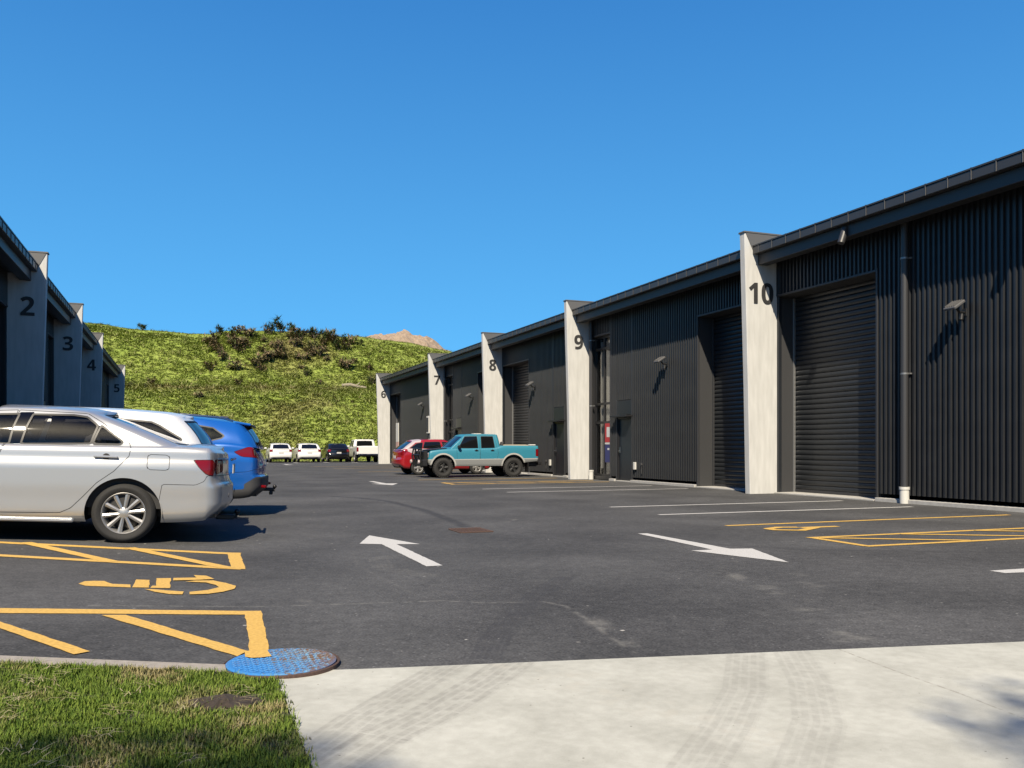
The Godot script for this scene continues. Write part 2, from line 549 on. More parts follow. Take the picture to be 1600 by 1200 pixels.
	for y in cn:
		for x in cn:
			var r := g.randi() & 1023
			var k := 155.0 + (big[(y >> 1) * 1024 + (x >> 1)] - 128) * 0.09 + (mid[(y >> 1) * 1024 + (x >> 1)] - 128) * 0.05 + ((r & 31) - 16) * 0.22
			if r < 1: k -= 22.0
			bytes[at] = int(k); bytes[at + 1] = int(k); bytes[at + 2] = int(k - 8.0)
			at += 3
	var plain := Image.create_from_data(cn, cn, false, Image.FORMAT_RGB8, bytes)
	var drv: Image = plain.duplicate()
	var dx0 := 0.3; var dz0 := -0.6; var dpx := cn / 5.2
	var tyre := Color8(94, 92, 88)
	stroke(drv, dx0, dz0, dpx, [[.1, 2.75], [.32, 3.02], [.48, 3.24], [.70, 3.55], [1.0, 3.90], [1.30, 4.25], [1.5, 4.45]], 0.21, tyre, 0.27, "tread", 21)
	stroke(drv, dx0, dz0, dpx, [[.2, 2.6], [.44, 2.93], [.73, 3.27], [1.02, 3.53], [1.36, 3.88], [1.61, 4.17], [1.8, 4.4]], 0.24, tyre, 0.32, "tread", 22)
	stroke(drv, dx0, dz0, dpx, [[1.2, 2.1], [1.64, 2.53], [2.02, 2.89], [2.42, 3.31], [2.9, 3.95], [3.0, 4.1]], 0.22, tyre, 0.19, "tread", 23)
	stroke(drv, dx0, dz0, dpx, [[1.6, 2.0], [1.99, 2.40], [2.42, 2.82], [2.78, 3.29], [3.14, 3.88], [3.2, 4.0]], 0.22, tyre, 0.17, "tread", 24)
	stroke(drv, dx0, dz0, dpx, [[3.42, 3.95], [3.40, 3.81], [3.33, 3.32], [3.30, 2.92], [3.24, 2.55], [3.2, 1.5]], 0.018, Color8(120, 116, 108), 0.9, "crack", 25)
	stroke(drv, dx0, dz0, dpx, [[1.5, 4.3], [1.9, 3.4], [2.1, 2.6]], 0.4, Color8(160, 156, 145), 0.35, "dust", 26)
	for k in 260:
		var p := Vector2i(g.randi_range(2, 2044), g.randi_range(2, 2044))
		var s := g.randi_range(1, 3)
		drv.fill_rect(Rect2i(p, Vector2i(s, s)), drv.get_pixelv(p).lerp(Color8(88, 84, 78), g.randf_range(0.3, 0.9)))
	var md := mat("driveway_concrete", Color.WHITE, 0.9, 0.0, 0.35)
	md.albedo_texture = ImageTexture.create_from_image(drv)
	var mp := mat("driveway_plain", Color.WHITE, 0.9, 0.0, 0.35)
	mp.albedo_texture = ImageTexture.create_from_image(plain)
	var duv := func(x: float, z: float) -> Vector2: return Vector2((x - dx0) / 5.2, (z - dz0) / 5.2)
	m = ArrayMesh.new()
	var dxs := [0.42, 0.6, 0.73, 0.9, 1.5, 2.5, 4.0, 5.5]
	sheet(m, dxs, func(_x): return -0.6, func(x): return minf(front_z(x), 4.6) - 0.004, 12, 0.004, duv, md)
	sheet(m, [5.5, 8.0, 12.0, 24.0], func(_x): return -0.6, func(x): return front_z(x) - 0.004, 3, 0.004, duv, mp)
	sheet(m, [0.42, 0.6, 0.9, 5.5, 24.0], func(_x): return -11.0, func(_x): return -0.6, 3, 0.004, duv, mp)
	structure("driveway", m)
	# the street behind the photographer
	mb = MB.new()
	mb.quad(Vector3(-80, -0.02, 11.0), Vector3(80, -0.02, 11.0), Vector3(80, -0.02, 20.0), Vector3(-80, -0.02, 20.0), Vector3.UP)
	var ms := mat("street_seal", real(.085, .085, .087), 0.9)
	structure("street", mb.mesh(), ms)
	# flush kerb strip between asphalt and lawn
	mb = MB.new()
	var x := -6.4
	while x < 0.2:
		var xb := minf(x + 0.2, 0.24)
		var q := []
		for k in [[x, 0.0], [xb, 0.0], [xb, -0.13], [x, -0.13]]:
			q.append(Vector3(k[0], gh(k[0]), -(front_z(k[0]) + 0.01 + k[1])))
		var up := Vector3(0, 0.012, 0); var dn := Vector3(0, -0.1, 0)
		mb.quad(q[0] + up, q[1] + up, q[2] + up, q[3] + up, Vector3.UP)
		mb.quad(q[0] + up, q[1] + up, q[1] + dn, q[0] + dn, Vector3(0, 0, -1))
		mb.quad(q[3] + up, q[2] + up, q[2] + dn, q[3] + dn, Vector3(0, 0, 1))
		x = xb
		if xb >= 0.24: break
	structure("kerb", mb.mesh(), M.kerb_concrete)
	# lawn soil
	var ml := mat("lawn_soil", Color.WHITE, 0.95)
	mottle(ml, 73, 0.02, real(.035, .040, .014), real(.10, .095, .04), 0.8, 5)
	m = ArrayMesh.new()
	var lx := []
	x = -8.0
	while x < 0.40: lx.append(x); x += 0.2
	lx.append(0.415)
	sheet(m, lx, func(_x): return -11.0, func(xx): return front_z(xx) - 0.12, 30, 0.006, func(a, b): return Vector2(a, b), ml)
	structure("lawn", m)

# ------------------------------------------------------------------ hill
const RIDGE := [[-90.0, 14.65], [-40.0, 15.45], [-11.3, 15.95], [-4.3, 15.45], [2.7, 15.15], [5.0, 15.65], [11.0, 15.75], [14.4, 15.9], [20.3, 15.65], [26.0, 15.05], [34.0, 14.05], [60.0, 12.85], [120.0, 9.85]]
var hill_noise := FastNoiseLite.new()
var patch_noise := FastNoiseLite.new()

func cv(pts: Array, x: float) -> float:      # monotone cubic through points
	var n := pts.size()
	if x <= pts[0][0]: return pts[0][1]
	if x >= pts[n - 1][0]: return pts[n - 1][1]
	var i := 0
	while x > pts[i + 1][0]: i += 1
	var h: float = pts[i + 1][0] - pts[i][0]
	var d: float = (pts[i + 1][1] - pts[i][1]) / h
	var m0 := d; var m1 := d
	if i > 0:
		var e: float = (pts[i][1] - pts[i - 1][1]) / (pts[i][0] - pts[i - 1][0])
		m0 = 0.0 if e * d <= 0.0 else 2.0 * e * d / (e + d)
	if i < n - 2:
		var e: float = (pts[i + 2][1] - pts[i + 1][1]) / (pts[i + 2][0] - pts[i + 1][0])
		m1 = 0.0 if e * d <= 0.0 else 2.0 * e * d / (e + d)
	var t: float = (x - pts[i][0]) / h
	var t2 := t * t; var t3 := t2 * t
	return pts[i][1] * (2 * t3 - 3 * t2 + 1) + h * m0 * (t3 - 2 * t2 + t) + pts[i + 1][1] * (3 * t2 - 2 * t3) + h * m1 * (t3 - t2)

func hill_y(x: float, z: float) -> float:      # z: distance away
	var top := cv(RIDGE, x)
	var t := (z - 73.5) / 38.0
	var s := cv([[-0.2, -0.02], [0.0, 0.0], [0.04, 0.035], [0.44, 0.45], [0.50, 0.475], [0.56, 0.50], [0.92, 0.95], [1.0, 1.0], [1.15, 0.99], [1.6, 0.93]], t)
	var k := clampf(t * 8.0, 0.0, 1.0)
	return top * s + k * (0.45 * hill_noise.get_noise_2d(x, z) + 0.10 * hill_noise.get_noise_2d(x * 4.0, z * 4.0))

func hill_color(x: float, z: float) -> Color:
	var t := (z - 73.5) / 38.0
	var p := patch_noise.get_noise_2d(x * 1.0, z * 1.0) * 0.5 + 0.5
	var q := patch_noise.get_noise_2d(x * 5.0 + 90.0, z * 5.0) * 0.5 + 0.5
	var r := patch_noise.get_noise_2d(x * 16.0, z * 16.0 + 300.0)
	var green := Color(.148, .196, .038).lerp(Color(.228, .278, .066), q)
	var brown := Color(.125, .103, .047).lerp(Color(.225, .19, .09), q)
	var band := clampf(1.0 - absf(t - 0.49 - 0.06 * (p - 0.5)) / 0.075, 0.0, 1.0) * clampf((30.0 - x) / 25.0, 0.25, 1.0)
	var b := clampf((p - 0.55) * 3.0, 0.0, 0.7) + 0.95 * band * clampf(q * 1.8 - 0.2, 0.0, 1.0)
	return green.lerp(brown, clampf(b + 0.35 * maxf(r, 0.0), 0.0, 1.0)) * (1.0 + 0.14 * r)

func make_hill() -> void:
	hill_noise.seed = 4; hill_noise.frequency = 0.07; hill_noise.fractal_octaves = 4
	patch_noise.seed = 14; patch_noise.frequency = 0.045; patch_noise.fractal_octaves = 4
	var mb := MB.new()
	mb.has_c = true
	var xs := []
	var x := -90.0
	while x < 125.0:
		xs.append(x); x += 1.0 if x > -36.0 and x < 46.0 else 3.0
	var zs := []
	var z := 72.0
	while z < 150.0:
		zs.append(z); z += 0.9 if z < 114.0 else 3.0
	var P := []; var C := []
	for a in xs:
		var col := []; var cc := []
		for b in zs:
			col.append(Vector3(a, hill_y(a, b) - 0.06, -b)); cc.append(hill_color(a, b))
		P.append(col); C.append(cc)
	var st := SurfaceTool.new()
	st.begin(Mesh.PRIMITIVE_TRIANGLES)
	for i in xs.size():
		for j in zs.size():
			var nn := Vector3.UP
			if i > 0 and j > 0 and i < xs.size() - 1 and j < zs.size() - 1:
				nn = (P[i][j + 1] - P[i][j - 1]).cross(P[i - 1][j] - P[i + 1][j]).normalized()
				if nn.y < 0.0: nn = -nn
			st.set_color(C[i][j]); st.set_normal(nn); st.add_vertex(P[i][j])
	for i in xs.size() - 1:
		for j in zs.size() - 1:
			var a := i * zs.size() + j; var b := a + zs.size()
			for k in [a, b + 1, b, a, a + 1, b + 1] if (P[i + 1][j] - P[i][j]).cross(P[i + 1][j + 1] - P[i][j]).y > 0.0 else [a, b, b + 1, a, b + 1, a + 1]:
				st.add_index(k)
	var hm := mat("hill_turf", Color.WHITE, 0.95, 0.0, 0.2)
	hm.vertex_color_use_as_albedo = true
	structure("hill", st.commit(), hm)
	# bare earth tipped on the crest
	var em := mat("bare_earth", Color.WHITE, 0.95)
	mottle(em, 91, 0.03, real(.22, .15, .10), real(.50, .40, .30), 0.16, 5)
	mb = MB.new()
	var en := FastNoiseLite.new(); en.seed = 6; en.frequency = 0.22; en.fractal_octaves = 5
	var ctr := Vector2(28.0, 118.5)
	var rings := 26; var segs := 72
	var pt := func(i: int, k: int) -> Vector3:
		var r := float(i) / rings; var a := TAU * k / segs
		var px: float = ctr.x + cos(a) * r * 8.2; var pz: float = ctr.y + sin(a) * r * 9.0
		var hh := 3.7 * pow(maxf(0.0, 1.0 - r * r), 0.9)
		return Vector3(px, 13.3 + hh + (1.5 * en.get_noise_2d(px, pz) if i < rings else -1.5), -pz)
	for i in rings:
		for k in segs:
			var a: Vector3 = pt.call(i, k); var b: Vector3 = pt.call(i + 1, k); var d: Vector3 = pt.call(i + 1, (k + 1) % segs); var e: Vector3 = pt.call(i, (k + 1) % segs)
			mb.quad(a, b, d, e, Vector3.UP)
	var mo := structure("earth_mound", mb.mesh(), em)
	mo.set_meta("label", "pinkish bare earth mound on the hill crest")

# ------------------------------------------------------------------ buildings
var bx := 13.75      # wall plane of the row being built
var bo := -1.0       # its outward direction in x

func wbox(mb: MB, o0: float, o1: float, y0: float, y1: float, z0: float, z1: float, bev := 0.0) -> void:
	var a := Vector3(bx + bo * o0, y0, -z0); var b := Vector3(bx + bo * o1, y1, -z1)
	mb.bbox((a + b) * 0.5, (b - a).abs(), bev)

# trapezoid profile sheet standing on the wall plane
func clad(mb: MB, z0: float, z1: float, y0: float, y1: float) -> void:
	var pitch := 0.125; var dep := 0.046
	var prof := [[0.0, 0.0], [0.060, 0.0], [0.072, dep], [0.113, dep], [0.125, 0.0]]
	var pts := []
	var k := floorf(z0 / pitch) * pitch
	while k < z1:
		for p in prof:
			pts.append([k + p[0], p[1]])
		pts.pop_back()
		k += pitch
	var prev = null
	for p in pts:
		var q := [clampf(p[0], z0, z1), p[1]]
		if prev != null and q[0] > prev[0] + 1e-5:
			var a := Vector3(bx + bo * prev[1], y0, -prev[0]); var b := Vector3(bx + bo * q[1], y0, -q[0])
			var h := Vector3(0, y1 - y0, 0)
			mb.quad(a, b, b + h, a + h, Vector3(bo, 0, 0))
		prev = q

func slat_mesh(w: float) -> Mesh:
	var mb := MB.new()
	var prof := [[0.0, 0.0], [0.012, 0.010], [0.03, 0.019], [0.058, 0.023], [0.086, 0.019], [0.106, 0.010], [0.114, 0.0], [0.123, -0.006]]
	for i in prof.size() - 1:
		var p = prof[i]; var q = prof[i + 1]
		mb.quad(Vector3(bo * p[1], p[0], -w / 2), Vector3(bo * p[1], p[0], w / 2), Vector3(bo * q[1], q[0], w / 2), Vector3(bo * q[1], q[0], -w / 2), Vector3(bo, 0, 0))
	return mb.mesh()

func floodlight(z: float, y: float, label: String) -> void:
	var t := thing("floodlight", label, "floodlight", Vector3(bx + bo * 0.046, y, -z), "floodlights on the unit walls")
	var mb := MB.new()
	wbox(mb, 0.046, 0.065, y - 0.09, y + 0.05, z - 0.05, z + 0.05, 0.005)
	part("wall_plate", mb, M.plastic_black, t)
	mb = MB.new()
	mb.tube([Vector3(bx + bo * 0.05, y - 0.02, -z), Vector3(bx + bo * 0.18, y - 0.02, -z), Vector3(bx + bo * 0.26, y + 0.05, -z)], 0.022, 8)
	part("arm", mb, M.plastic_black, t)
	mb = MB.new()
	mb.tube([Vector3(bx + bo * 0.12, y - 0.05, -z), Vector3(bx + bo * 0.14, y - 0.16, -z)], [0.035, 0.045], 10)
	part("sensor", mb, M.plastic_black, t)
	var bs := Basis(Vector3(0, 0, 1), -bo * 0.55)
	mb = MB.new()
	mb.bbox(Vector3(bx + bo * 0.31, y + 0.10, -z), Vector3(0.30, 0.055, 0.27), 0.012, bs)
	for k in 5:
		mb.bbox(Vector3(bx + bo * 0.31, y + 0.10, -z) + bs * Vector3(0, 0.035, -0.1 + 0.05 * k), Vector3(0.24, 0.03, 0.012), 0.002, bs)
	var hd := part("lamp_head", mb, M.lamp_body, t)
	mb = MB.new()
	mb.bbox(Vector3(bx + bo * 0.31, y + 0.10, -z) + bs * Vector3(0, -0.031, 0), Vector3(0.25, 0.008, 0.22), 0.0, bs)
	part("lens", mb, M.lamp_glass, hd)

func text_part(s: String, size: float, m: Material, parent: Node3D, at: Vector3, bs := Basis(), depth := 0.02) -> MeshInstance3D:
	var f := SystemFont.new()
	f.font_names = PackedStringArray(["Droid Sans"]); f.font_weight = 700
	var tm := TextMesh.new()
	tm.text = s; tm.font = f; tm.font_size = 64; tm.pixel_size = size / 46.0; tm.depth = depth
	tm.horizontal_alignment = HORIZONTAL_ALIGNMENT_CENTER; tm.vertical_alignment = VERTICAL_ALIGNMENT_CENTER
	var o := MeshInstance3D.new()
	o.name = "number"; o.mesh = tm; o.material_override = m
	parent.add_child(o, true)
	o.transform = Transform3D(bs, at - parent.position)
	return o

# zf: distance of the numbered fin's near face (far end of the unit); zn: near end; roller_far: the roller door stands next to the numbered fin
func unit(num: String, zf: float, zn: float, roller_far: bool, label: String, cfg := {}) -> void:
	var gy: float = gh(bx)
	var t := thing("warehouse_unit", label, "warehouse", Vector3(bx, 0, -(zf + zn) * 0.5), "numbered warehouse units along the yard")
	var y0 := -0.1
	var ytop := 5.78
	var L := zf - zn
	# a: metres from the roller end; returns the distance away
	var Z := func(a: float) -> float: return zf - a if roller_far else zn + a
	var roll0 := 0.02; var roll1 := 3.27
	var door0: float = L - 3.05; var door1: float = L - 2.05
	var win0: float = L - 1.55; var win1: float = L - 0.12
	var wall := MB.new(); var back := MB.new(); var trim := MB.new()
	var seg := func(a0: float, a1: float, ya: float, yb: float) -> void:
		var za := minf(Z.call(a0), Z.call(a1)); var zb := maxf(Z.call(a0), Z.call(a1))
		clad(wall, za, zb, ya, yb)
		wbox(back, -0.16, -0.012, ya - 0.02 if ya > 1.0 else ya, yb, za, zb)
	var yb := gy + 0.16
	seg.call(roll0 - 0.02, roll1, 4.87, ytop)
	seg.call(roll1, door0, yb, ytop)
	seg.call(door0, door1, 2.72, ytop)
	seg.call(door1, win0, yb, ytop)
	seg.call(win0, win1, 5.08, ytop)
	seg.call(win1, L, yb, ytop)
	part("wall_cladding", wall, M.cladding, t)
	part("wall_backing", back, M.reveal_paint, t)
	# corner and opening flashings
	var edge := func(a: float, ya: float, yb2: float, w := 0.05) -> void:
		var z: float = Z.call(a)
		var tm := MB.new()
		wbox(tm, -0.02, 0.056, ya, yb2, z - w / 2, z + w / 2, 0.004)
		part("flashing", tm, M.flashing, t)
	edge.call(roll1 + 0.02, gy, 4.92); edge.call(door0 - 0.03, gy, 5.7); edge.call(door1 + 0.03, gy, 2.74); edge.call(win0 - 0.03, gy, 5.7, 0.07); edge.call(win1 + 0.03, gy, 5.1)
	trim = MB.new()
	wbox(trim, -0.02, 0.056, 4.85, 4.90, Z.call(roll0), Z.call(roll1 - 0.006), 0.004)
	part("flashing", trim, M.flashing, t)
	trim = MB.new()
	wbox(trim, -0.02, 0.054, 5.06, 5.12, Z.call(win0 + 0.006), Z.call(win1 + 0.004), 0.004)
	part("flashing", trim, M.flashing, t)
	# plinth
	for s in [[roll1 + 0.05, door0 - 0.06], [door1 + 0.06, win0 - 0.07], [win1 + 0.06, L]]:
		if s[1] > s[0]:
			var pl := MB.new()
			wbox(pl, -0.15, 0.13, y0, gy + 0.075, Z.call(s[0]), Z.call(s[1]), 0.006)
			part("plinth", pl, M.plinth_concrete, t)
	var sill := MB.new()
	wbox(sill, -0.6, 0.12, y0, gy + 0.03, Z.call(roll0), Z.call(roll1), 0.006)
	part("threshold", sill, M.plinth_concrete, t)
	# roller door with its reveals
	var rv := MB.new()
	wbox(rv, -0.62, -0.022, gy, 4.85, Z.call(roll1 - 0.005), Z.call(roll1 + 0.06))
	wbox(rv, -0.62, -0.165, 4.85, 4.92, Z.call(0.0), Z.call(roll1))
	wbox(rv, -0.62, -0.02, gy, 4.85, Z.call(-0.02), Z.call(0.012))
	part("door_reveal", rv, M.reveal_paint, t)
	var rd := Node3D.new(); rd.name = "roller_door"; t.add_child(rd, true)
	rd.position = Vector3(bo * -0.52, gy + 0.03, 0)
	var w := roll1 - 0.02
	var key := "slat%f%f" % [w, bo]
	if not M.has(key): M[key] = slat_mesh(w)
	var zc: float = Z.call(0.02 + w / 2)
	for k in 39:
		copy_mesh("slat", M[key], M.door_slat, rd, Vector3(0, 0.06 + 0.123 * k, -zc - t.position.z))
	var mb := MB.new()
	wbox(mb, -0.53, -0.49, gy + 0.031, gy + 0.10, Z.call(0.03), Z.call(roll1 - 0.01), 0.004)
	part("bottom_rail", mb, M.flashing, rd)
	mb = MB.new()
	wbox(mb, -0.50, -0.44, gy + 0.03, 4.84, Z.call(0.014), Z.call(0.05), 0.003)
	part("guide_track", mb, M.track_metal, rd)
	mb = MB.new()
	wbox(mb, -0.50, -0.44, gy + 0.03, 4.84, Z.call(roll1 - 0.036), Z.call(roll1 - 0.002), 0.003)
	part("guide_track", mb, M.flashing, rd)
	# side door with panel and hood above
	mb = MB.new()
	wbox(mb, -0.06, -0.015, gy + 0.04, 2.08, Z.call(door0 + 0.05), Z.call(door1 - 0.05), 0.004)
	var dr := part("side_door", mb, M.door_paint, t)
	mb = MB.new()
	var hz: float = Z.call(door0 + 0.14)
	if not roller_far: hz = Z.call(door1 - 0.14)
	mb.bbox(Vector3(bx, 1.05, -hz), Vector3(0.02, 0.2, 0.05), 0.004)
	mb.tube([Vector3(bx + bo * 0.02, 1.02, -hz), Vector3(bx + bo * 0.07, 1.02, -hz), Vector3(bx + bo * 0.07, 1.02, -hz + 0.12)], 0.011, 8)
	part("handle", mb, M.steel_bright, dr)
	mb = MB.new()
	for s in [[door0, door0 + 0.048], [door1 - 0.048, door1]]:
		wbox(mb, -0.1, 0.03, gy + 0.03, 2.12, Z.call(s[0]), Z.call(s[1]), 0.003)
	wbox(mb, -0.1, 0.03, 2.09, 2.14, Z.call(door0 + 0.05), Z.call(door1 - 0.05), 0.003)
	part("door_frame", mb, M.frame_black, t)
	mb = MB.new()
	wbox(mb, -0.05, 0.05, 2.22, 2.70, Z.call(door0 + 0.01), Z.call(door1 - 0.01), 0.006)
	part("panel", mb, M.door_paint, t)
	mb = MB.new()
	wbox(mb, -0.02, 0.28, 2.145, 2.205, Z.call(door0 - 0.06), Z.call(door1 + 0.06), 0.006)
	part("door_hood", mb, M.frame_black, t)
	mb = MB.new()
	wbox(mb, -0.15, 0.09, y0, gy + 0.035, Z.call(door0 - 0.02), Z.call(door1 + 0.02), 0.005)
	part("door_step", mb, M.plinth_concrete, t)
	# tall window
	var wf := MB.new()
	var wo := -0.13
	for a in [win0 + 0.035, (win0 + win1) / 2, win1 - 0.035]:
		wbox(wf, wo - 0.04, wo + 0.04, gy + 0.14, 5.06, Z.call(a - 0.035), Z.call(a + 0.035), 0.004)
	var bars := [gy + 0.17, 2.02, 2.68, 4.62, 5.03]
	for y in bars:
		for s in [[win0 + 0.07, (win0 + win1) / 2 - 0.035], [(win0 + win1) / 2 + 0.035, win1 - 0.07]]:
			wbox(wf, wo - 0.038, wo + 0.038, y - 0.04, y + 0.04, Z.call(s[0]), Z.call(s[1]))
	wbox(wf, wo - 0.1, 0.03, gy + 0.02, gy + 0.14, Z.call(win0), Z.call(win1))
	for a in [win0, win1]:
		wbox(wf, -0.3, -0.021, gy + 0.14, 5.06, Z.call(a - 0.01), Z.call(a + 0.01))
	var win := part("window", wf, M.frame_black, t)
	for i in 4:
		for s in [[win0 + 0.071, (win0 + win1) / 2 - 0.036], [(win0 + win1) / 2 + 0.036, win1 - 0.071]]:
			mb = MB.new()
			wbox(mb, wo - 0.004, wo + 0.004, bars[i] + 0.041, bars[i + 1] - 0.041, Z.call(s[0]), Z.call(s[1]))
			part("pane", mb, M.pane, win)
	for k in 9:      # vertical blinds hanging inside
		if k == 3 or k == 8: continue
		mb = MB.new()
		var a := lerpf(win0 + 0.12, win1 - 0.12, k / 8.0)
		var zz: float = Z.call(a)
		mb.bbox(Vector3(bx - bo * 0.26, 2.65, -zz), Vector3(0.006, 4.5, 0.12), 0.0, Basis(Vector3.UP, 0.35))
		part("blind_strip", mb, M.blind_fabric, win)
	# eave: roof edge, gutter beam, soffit, roof sheet with ribs
	var ze := zn + 0.0
	mb = MB.new()
	wbox(mb, 0.50, 0.75, 5.85, 6.03, ze, zf - 0.003, 0.012)
	var gut := part("gutter", mb, M.roof_metal, t)
	mb = MB.new()
	wbox(mb, 0.32, 0.60, 5.60, 5.847, ze, zf - 0.003, 0.008)
	part("eave_beam", mb, M.flashing, t)
	mb = MB.new()
	wbox(mb, -0.16, 0.33, 5.785, 5.83, ze, zf - 0.003)
	part("soffit", mb, M.flashing, t)
	mb = MB.new()
	var ra := Vector3(bx + bo * 0.765, 6.034, 0); var rb := Vector3(bx - bo * 14.0, 6.30, 0)
	var zA := Vector3(0, 0, -ze); var zB := Vector3(0, 0, -zf + 0.003)
	var th := Vector3(0, 0.03, 0)
	mb.quad(ra + zA + th, rb + zA + th, rb + zB + th, ra + zB + th, Vector3.UP)
	mb.quad(ra + zA, rb + zA, rb + zB, ra + zB, Vector3.DOWN)
	mb.quad(ra + zA, ra + zB, ra + zB + th, ra + zA + th, Vector3(bo, 0, 0))
	mb.quad(ra + zA, rb + zA, rb + zA + th, ra + zA + th, Vector3(0, 0, 1))
	part("roof", mb, M.roof_metal, t)
	mb = MB.new()
	mb.bbox(Vector3(-bo * 0.006, 0, 0), Vector3(0.03, 0.19, 0.018), 0.004)
	mb.bbox(Vector3(-bo * 0.28, 0.118, 0), Vector3(0.58, 0.022, 0.024), 0.004)
	var rm := mb.mesh()
	var z := ze + 0.25
	while z < zf - 0.1:
		copy_mesh("roof_rib", rm, M.rib_metal, t, Vector3(bo * 0.755, 5.945, -z) - Vector3(0, 0, t.position.z))
		z += 0.5
	# the numbered concrete fin
	mb = MB.new()
	var poly := PackedVector2Array([Vector2(0.0, y0), Vector2(0.80, y0), Vector2(0.82, 0.0), Vector2(0.875, 2.6), Vector2(0.985, 6.36), Vector2(0.0, 6.36)])
	for i in poly.size(): poly[i] = Vector2(bx + bo * poly[i].x, poly[i].y)
	mb.prism(poly, Transform3D(Basis(), Vector3(0, 0, -zf - 0.20)), 0.20, 0.014)
	var fin := part("concrete_fin", mb, M.concrete_precast, t)
	text_part(num, 0.50, M.digit_black, fin, Vector3(bx + bo * 0.50, 4.90, -zf + 0.008) - t.position)
	mb = MB.new()
	poly = PackedVector2Array([Vector2(0.955, 6.355), Vector2(0.745, 5.95), Vector2(-2.0, 5.95), Vector2(-2.0, 6.355)])
	for i in poly.size(): poly[i] = Vector2(bx + bo * poly[i].x, poly[i].y)
	mb.prism(poly, Transform3D(Basis(), Vector3(0, 0, -zf + 0.003)), 0.012)
	part("parapet_sheet", mb, M.parapet_metal, t)
	mb = MB.new()
	wbox(mb, -2.2, 1.005, 6.362, 6.405, zf - 0.022, zf + 0.222, 0.006)
	part("parapet_cap", mb, M.parapet_metal, t)
	mb = MB.new()
	wbox(mb, -14.0, -0.003, y0, 6.36, zf + 0.012, zf + 0.19)
	part("party_wall", mb, M.reveal_paint, t)
	mb = MB.new()
	wbox(mb, -0.022, 0.03, gy, 5.6, zf - 0.075, zf - 0.004, 0.004)
	if roller_far: wbox(mb, -0.08, -0.03, gy, 4.85, zf - 0.05, zf - 0.024, 0.004)
	part("corner_trim", mb, M.door_paint, t)
	mb = MB.new()
	wbox(mb, -14.2, -14.0, y0, 6.3, zn, zf + 0.2)
	wbox(mb, -13.9, -0.2, -0.05, gy + 0.02, zn + 0.01, zf - 0.01)
	part("inner_shell", mb, M.inner_wall, t)
	if cfg.get("end", false):
		mb = MB.new()
		wbox(mb, -14.0, -0.02, y0, 6.0, zn + 0.02, zn + 0.14)
		var k := -14.0
		while k < 0.0:
			wbox(mb, k, minf(k + 0.06, -0.01), gy + 0.1, 5.98, zn - 0.02, zn + 0.03)
			k += 0.125
		part("end_wall", mb, M.cladding, t)
	# rainwater pipe
	for a in cfg.get("pipes", []):
		var pz: float = a[0]; var r: float = a[1]
		var px := bx + bo * (0.04 + r + 0.02)
		mb = MB.new()
		mb.tube([Vector3(px, gy + 0.30, -pz), Vector3(px, 5.79, -pz)], r, 16)
		var pp := part("downpipe", mb, M.pipe_paint, t)
		for y in [2.62, 4.95]:
			mb = MB.new()
			mb.tube([Vector3(px, y - 0.018, -pz), Vector3(px, y + 0.018, -pz)], r + 0.006, 16)
			mb.bbox(Vector3(px - bo * (r + 0.01), y, -pz), Vector3(0.06, 0.03, r * 2.9), 0.003)
			part("bracket", mb, M.track_metal, pp)
		mb = MB.new()
		mb.tube([Vector3(px, -0.05, -pz), Vector3(px, gy + 0.27, -pz)], r + 0.018, 18)
		mb.tube([Vector3(px, gy + 0.28, -pz), Vector3(px, gy + 0.335, -pz)], r + 0.03, 18)
		part("pipe_socket", mb, M.pvc_white, pp)
	for a in cfg.get("spouts", []):
		mb = MB.new()
		mb.tube([Vector3(bx + bo * 0.60, 5.80, -a), Vector3(bx + bo * 0.66, 5.62, -a), Vector3(bx + bo * 0.72, 5.46, -a)], 0.075, 14)
		part("overflow_spout", mb, M.pipe_paint, gut)
	# small wall boxes
	if cfg.get("boxes", false):
		mb = MB.new()
		var zb: float = Z.call(door0 - 0.28)
		wbox(mb, 0.046, 0.11, 0.42, 0.66, zb - 0.06, zb + 0.06, 0.008)
		part("meter_box", mb, M.pvc_white, t)
		mb = MB.new()
		zb = Z.call(door0 - 0.70)
		wbox(mb, 0.046, 0.10, 0.56, 0.64, zb - 0.04, zb + 0.04, 0.008)
		mb.tube([Vector3(bx + bo * 0.07, 0.56, -zb), Vector3(bx + bo * 0.07, 0.30, -zb)], 0.012, 8)
		part("tap", mb, M.plastic_grey, t)
	if cfg.get("poster", false):
		var pzs: float = Z.call(win0 + 0.36)
		mb = MB.new(); wbox(mb, wo + 0.045, wo + 0.052, 1.32, 1.98, pzs - 0.26, pzs + 0.26); var po := part("poster", mb, M.poster_red, win)
		mb = MB.new(); wbox(mb, wo + 0.045, wo + 0.052, 0.62, 1.24, pzs - 0.26, pzs + 0.26); part("poster", mb, M.poster_blue, win)
		mb = MB.new(); wbox(mb, wo + 0.0525, wo + 0.055, 1.25, 1.31, pzs - 0.26, pzs + 0.26); wbox(mb, wo + 0.0525, wo + 0.055, 1.5, 1.85, pzs - 0.13, pzs + 0.13); wbox(mb, wo + 0.0525, wo + 0.055, 1.05, 1.12, pzs - 0.07, pzs + 0.07); part("poster_print", mb, M.poster_white, win)
	if cfg.has("light"):
		floodlight(cfg.light, cfg.get("light_y", 3.68), cfg.light_label)

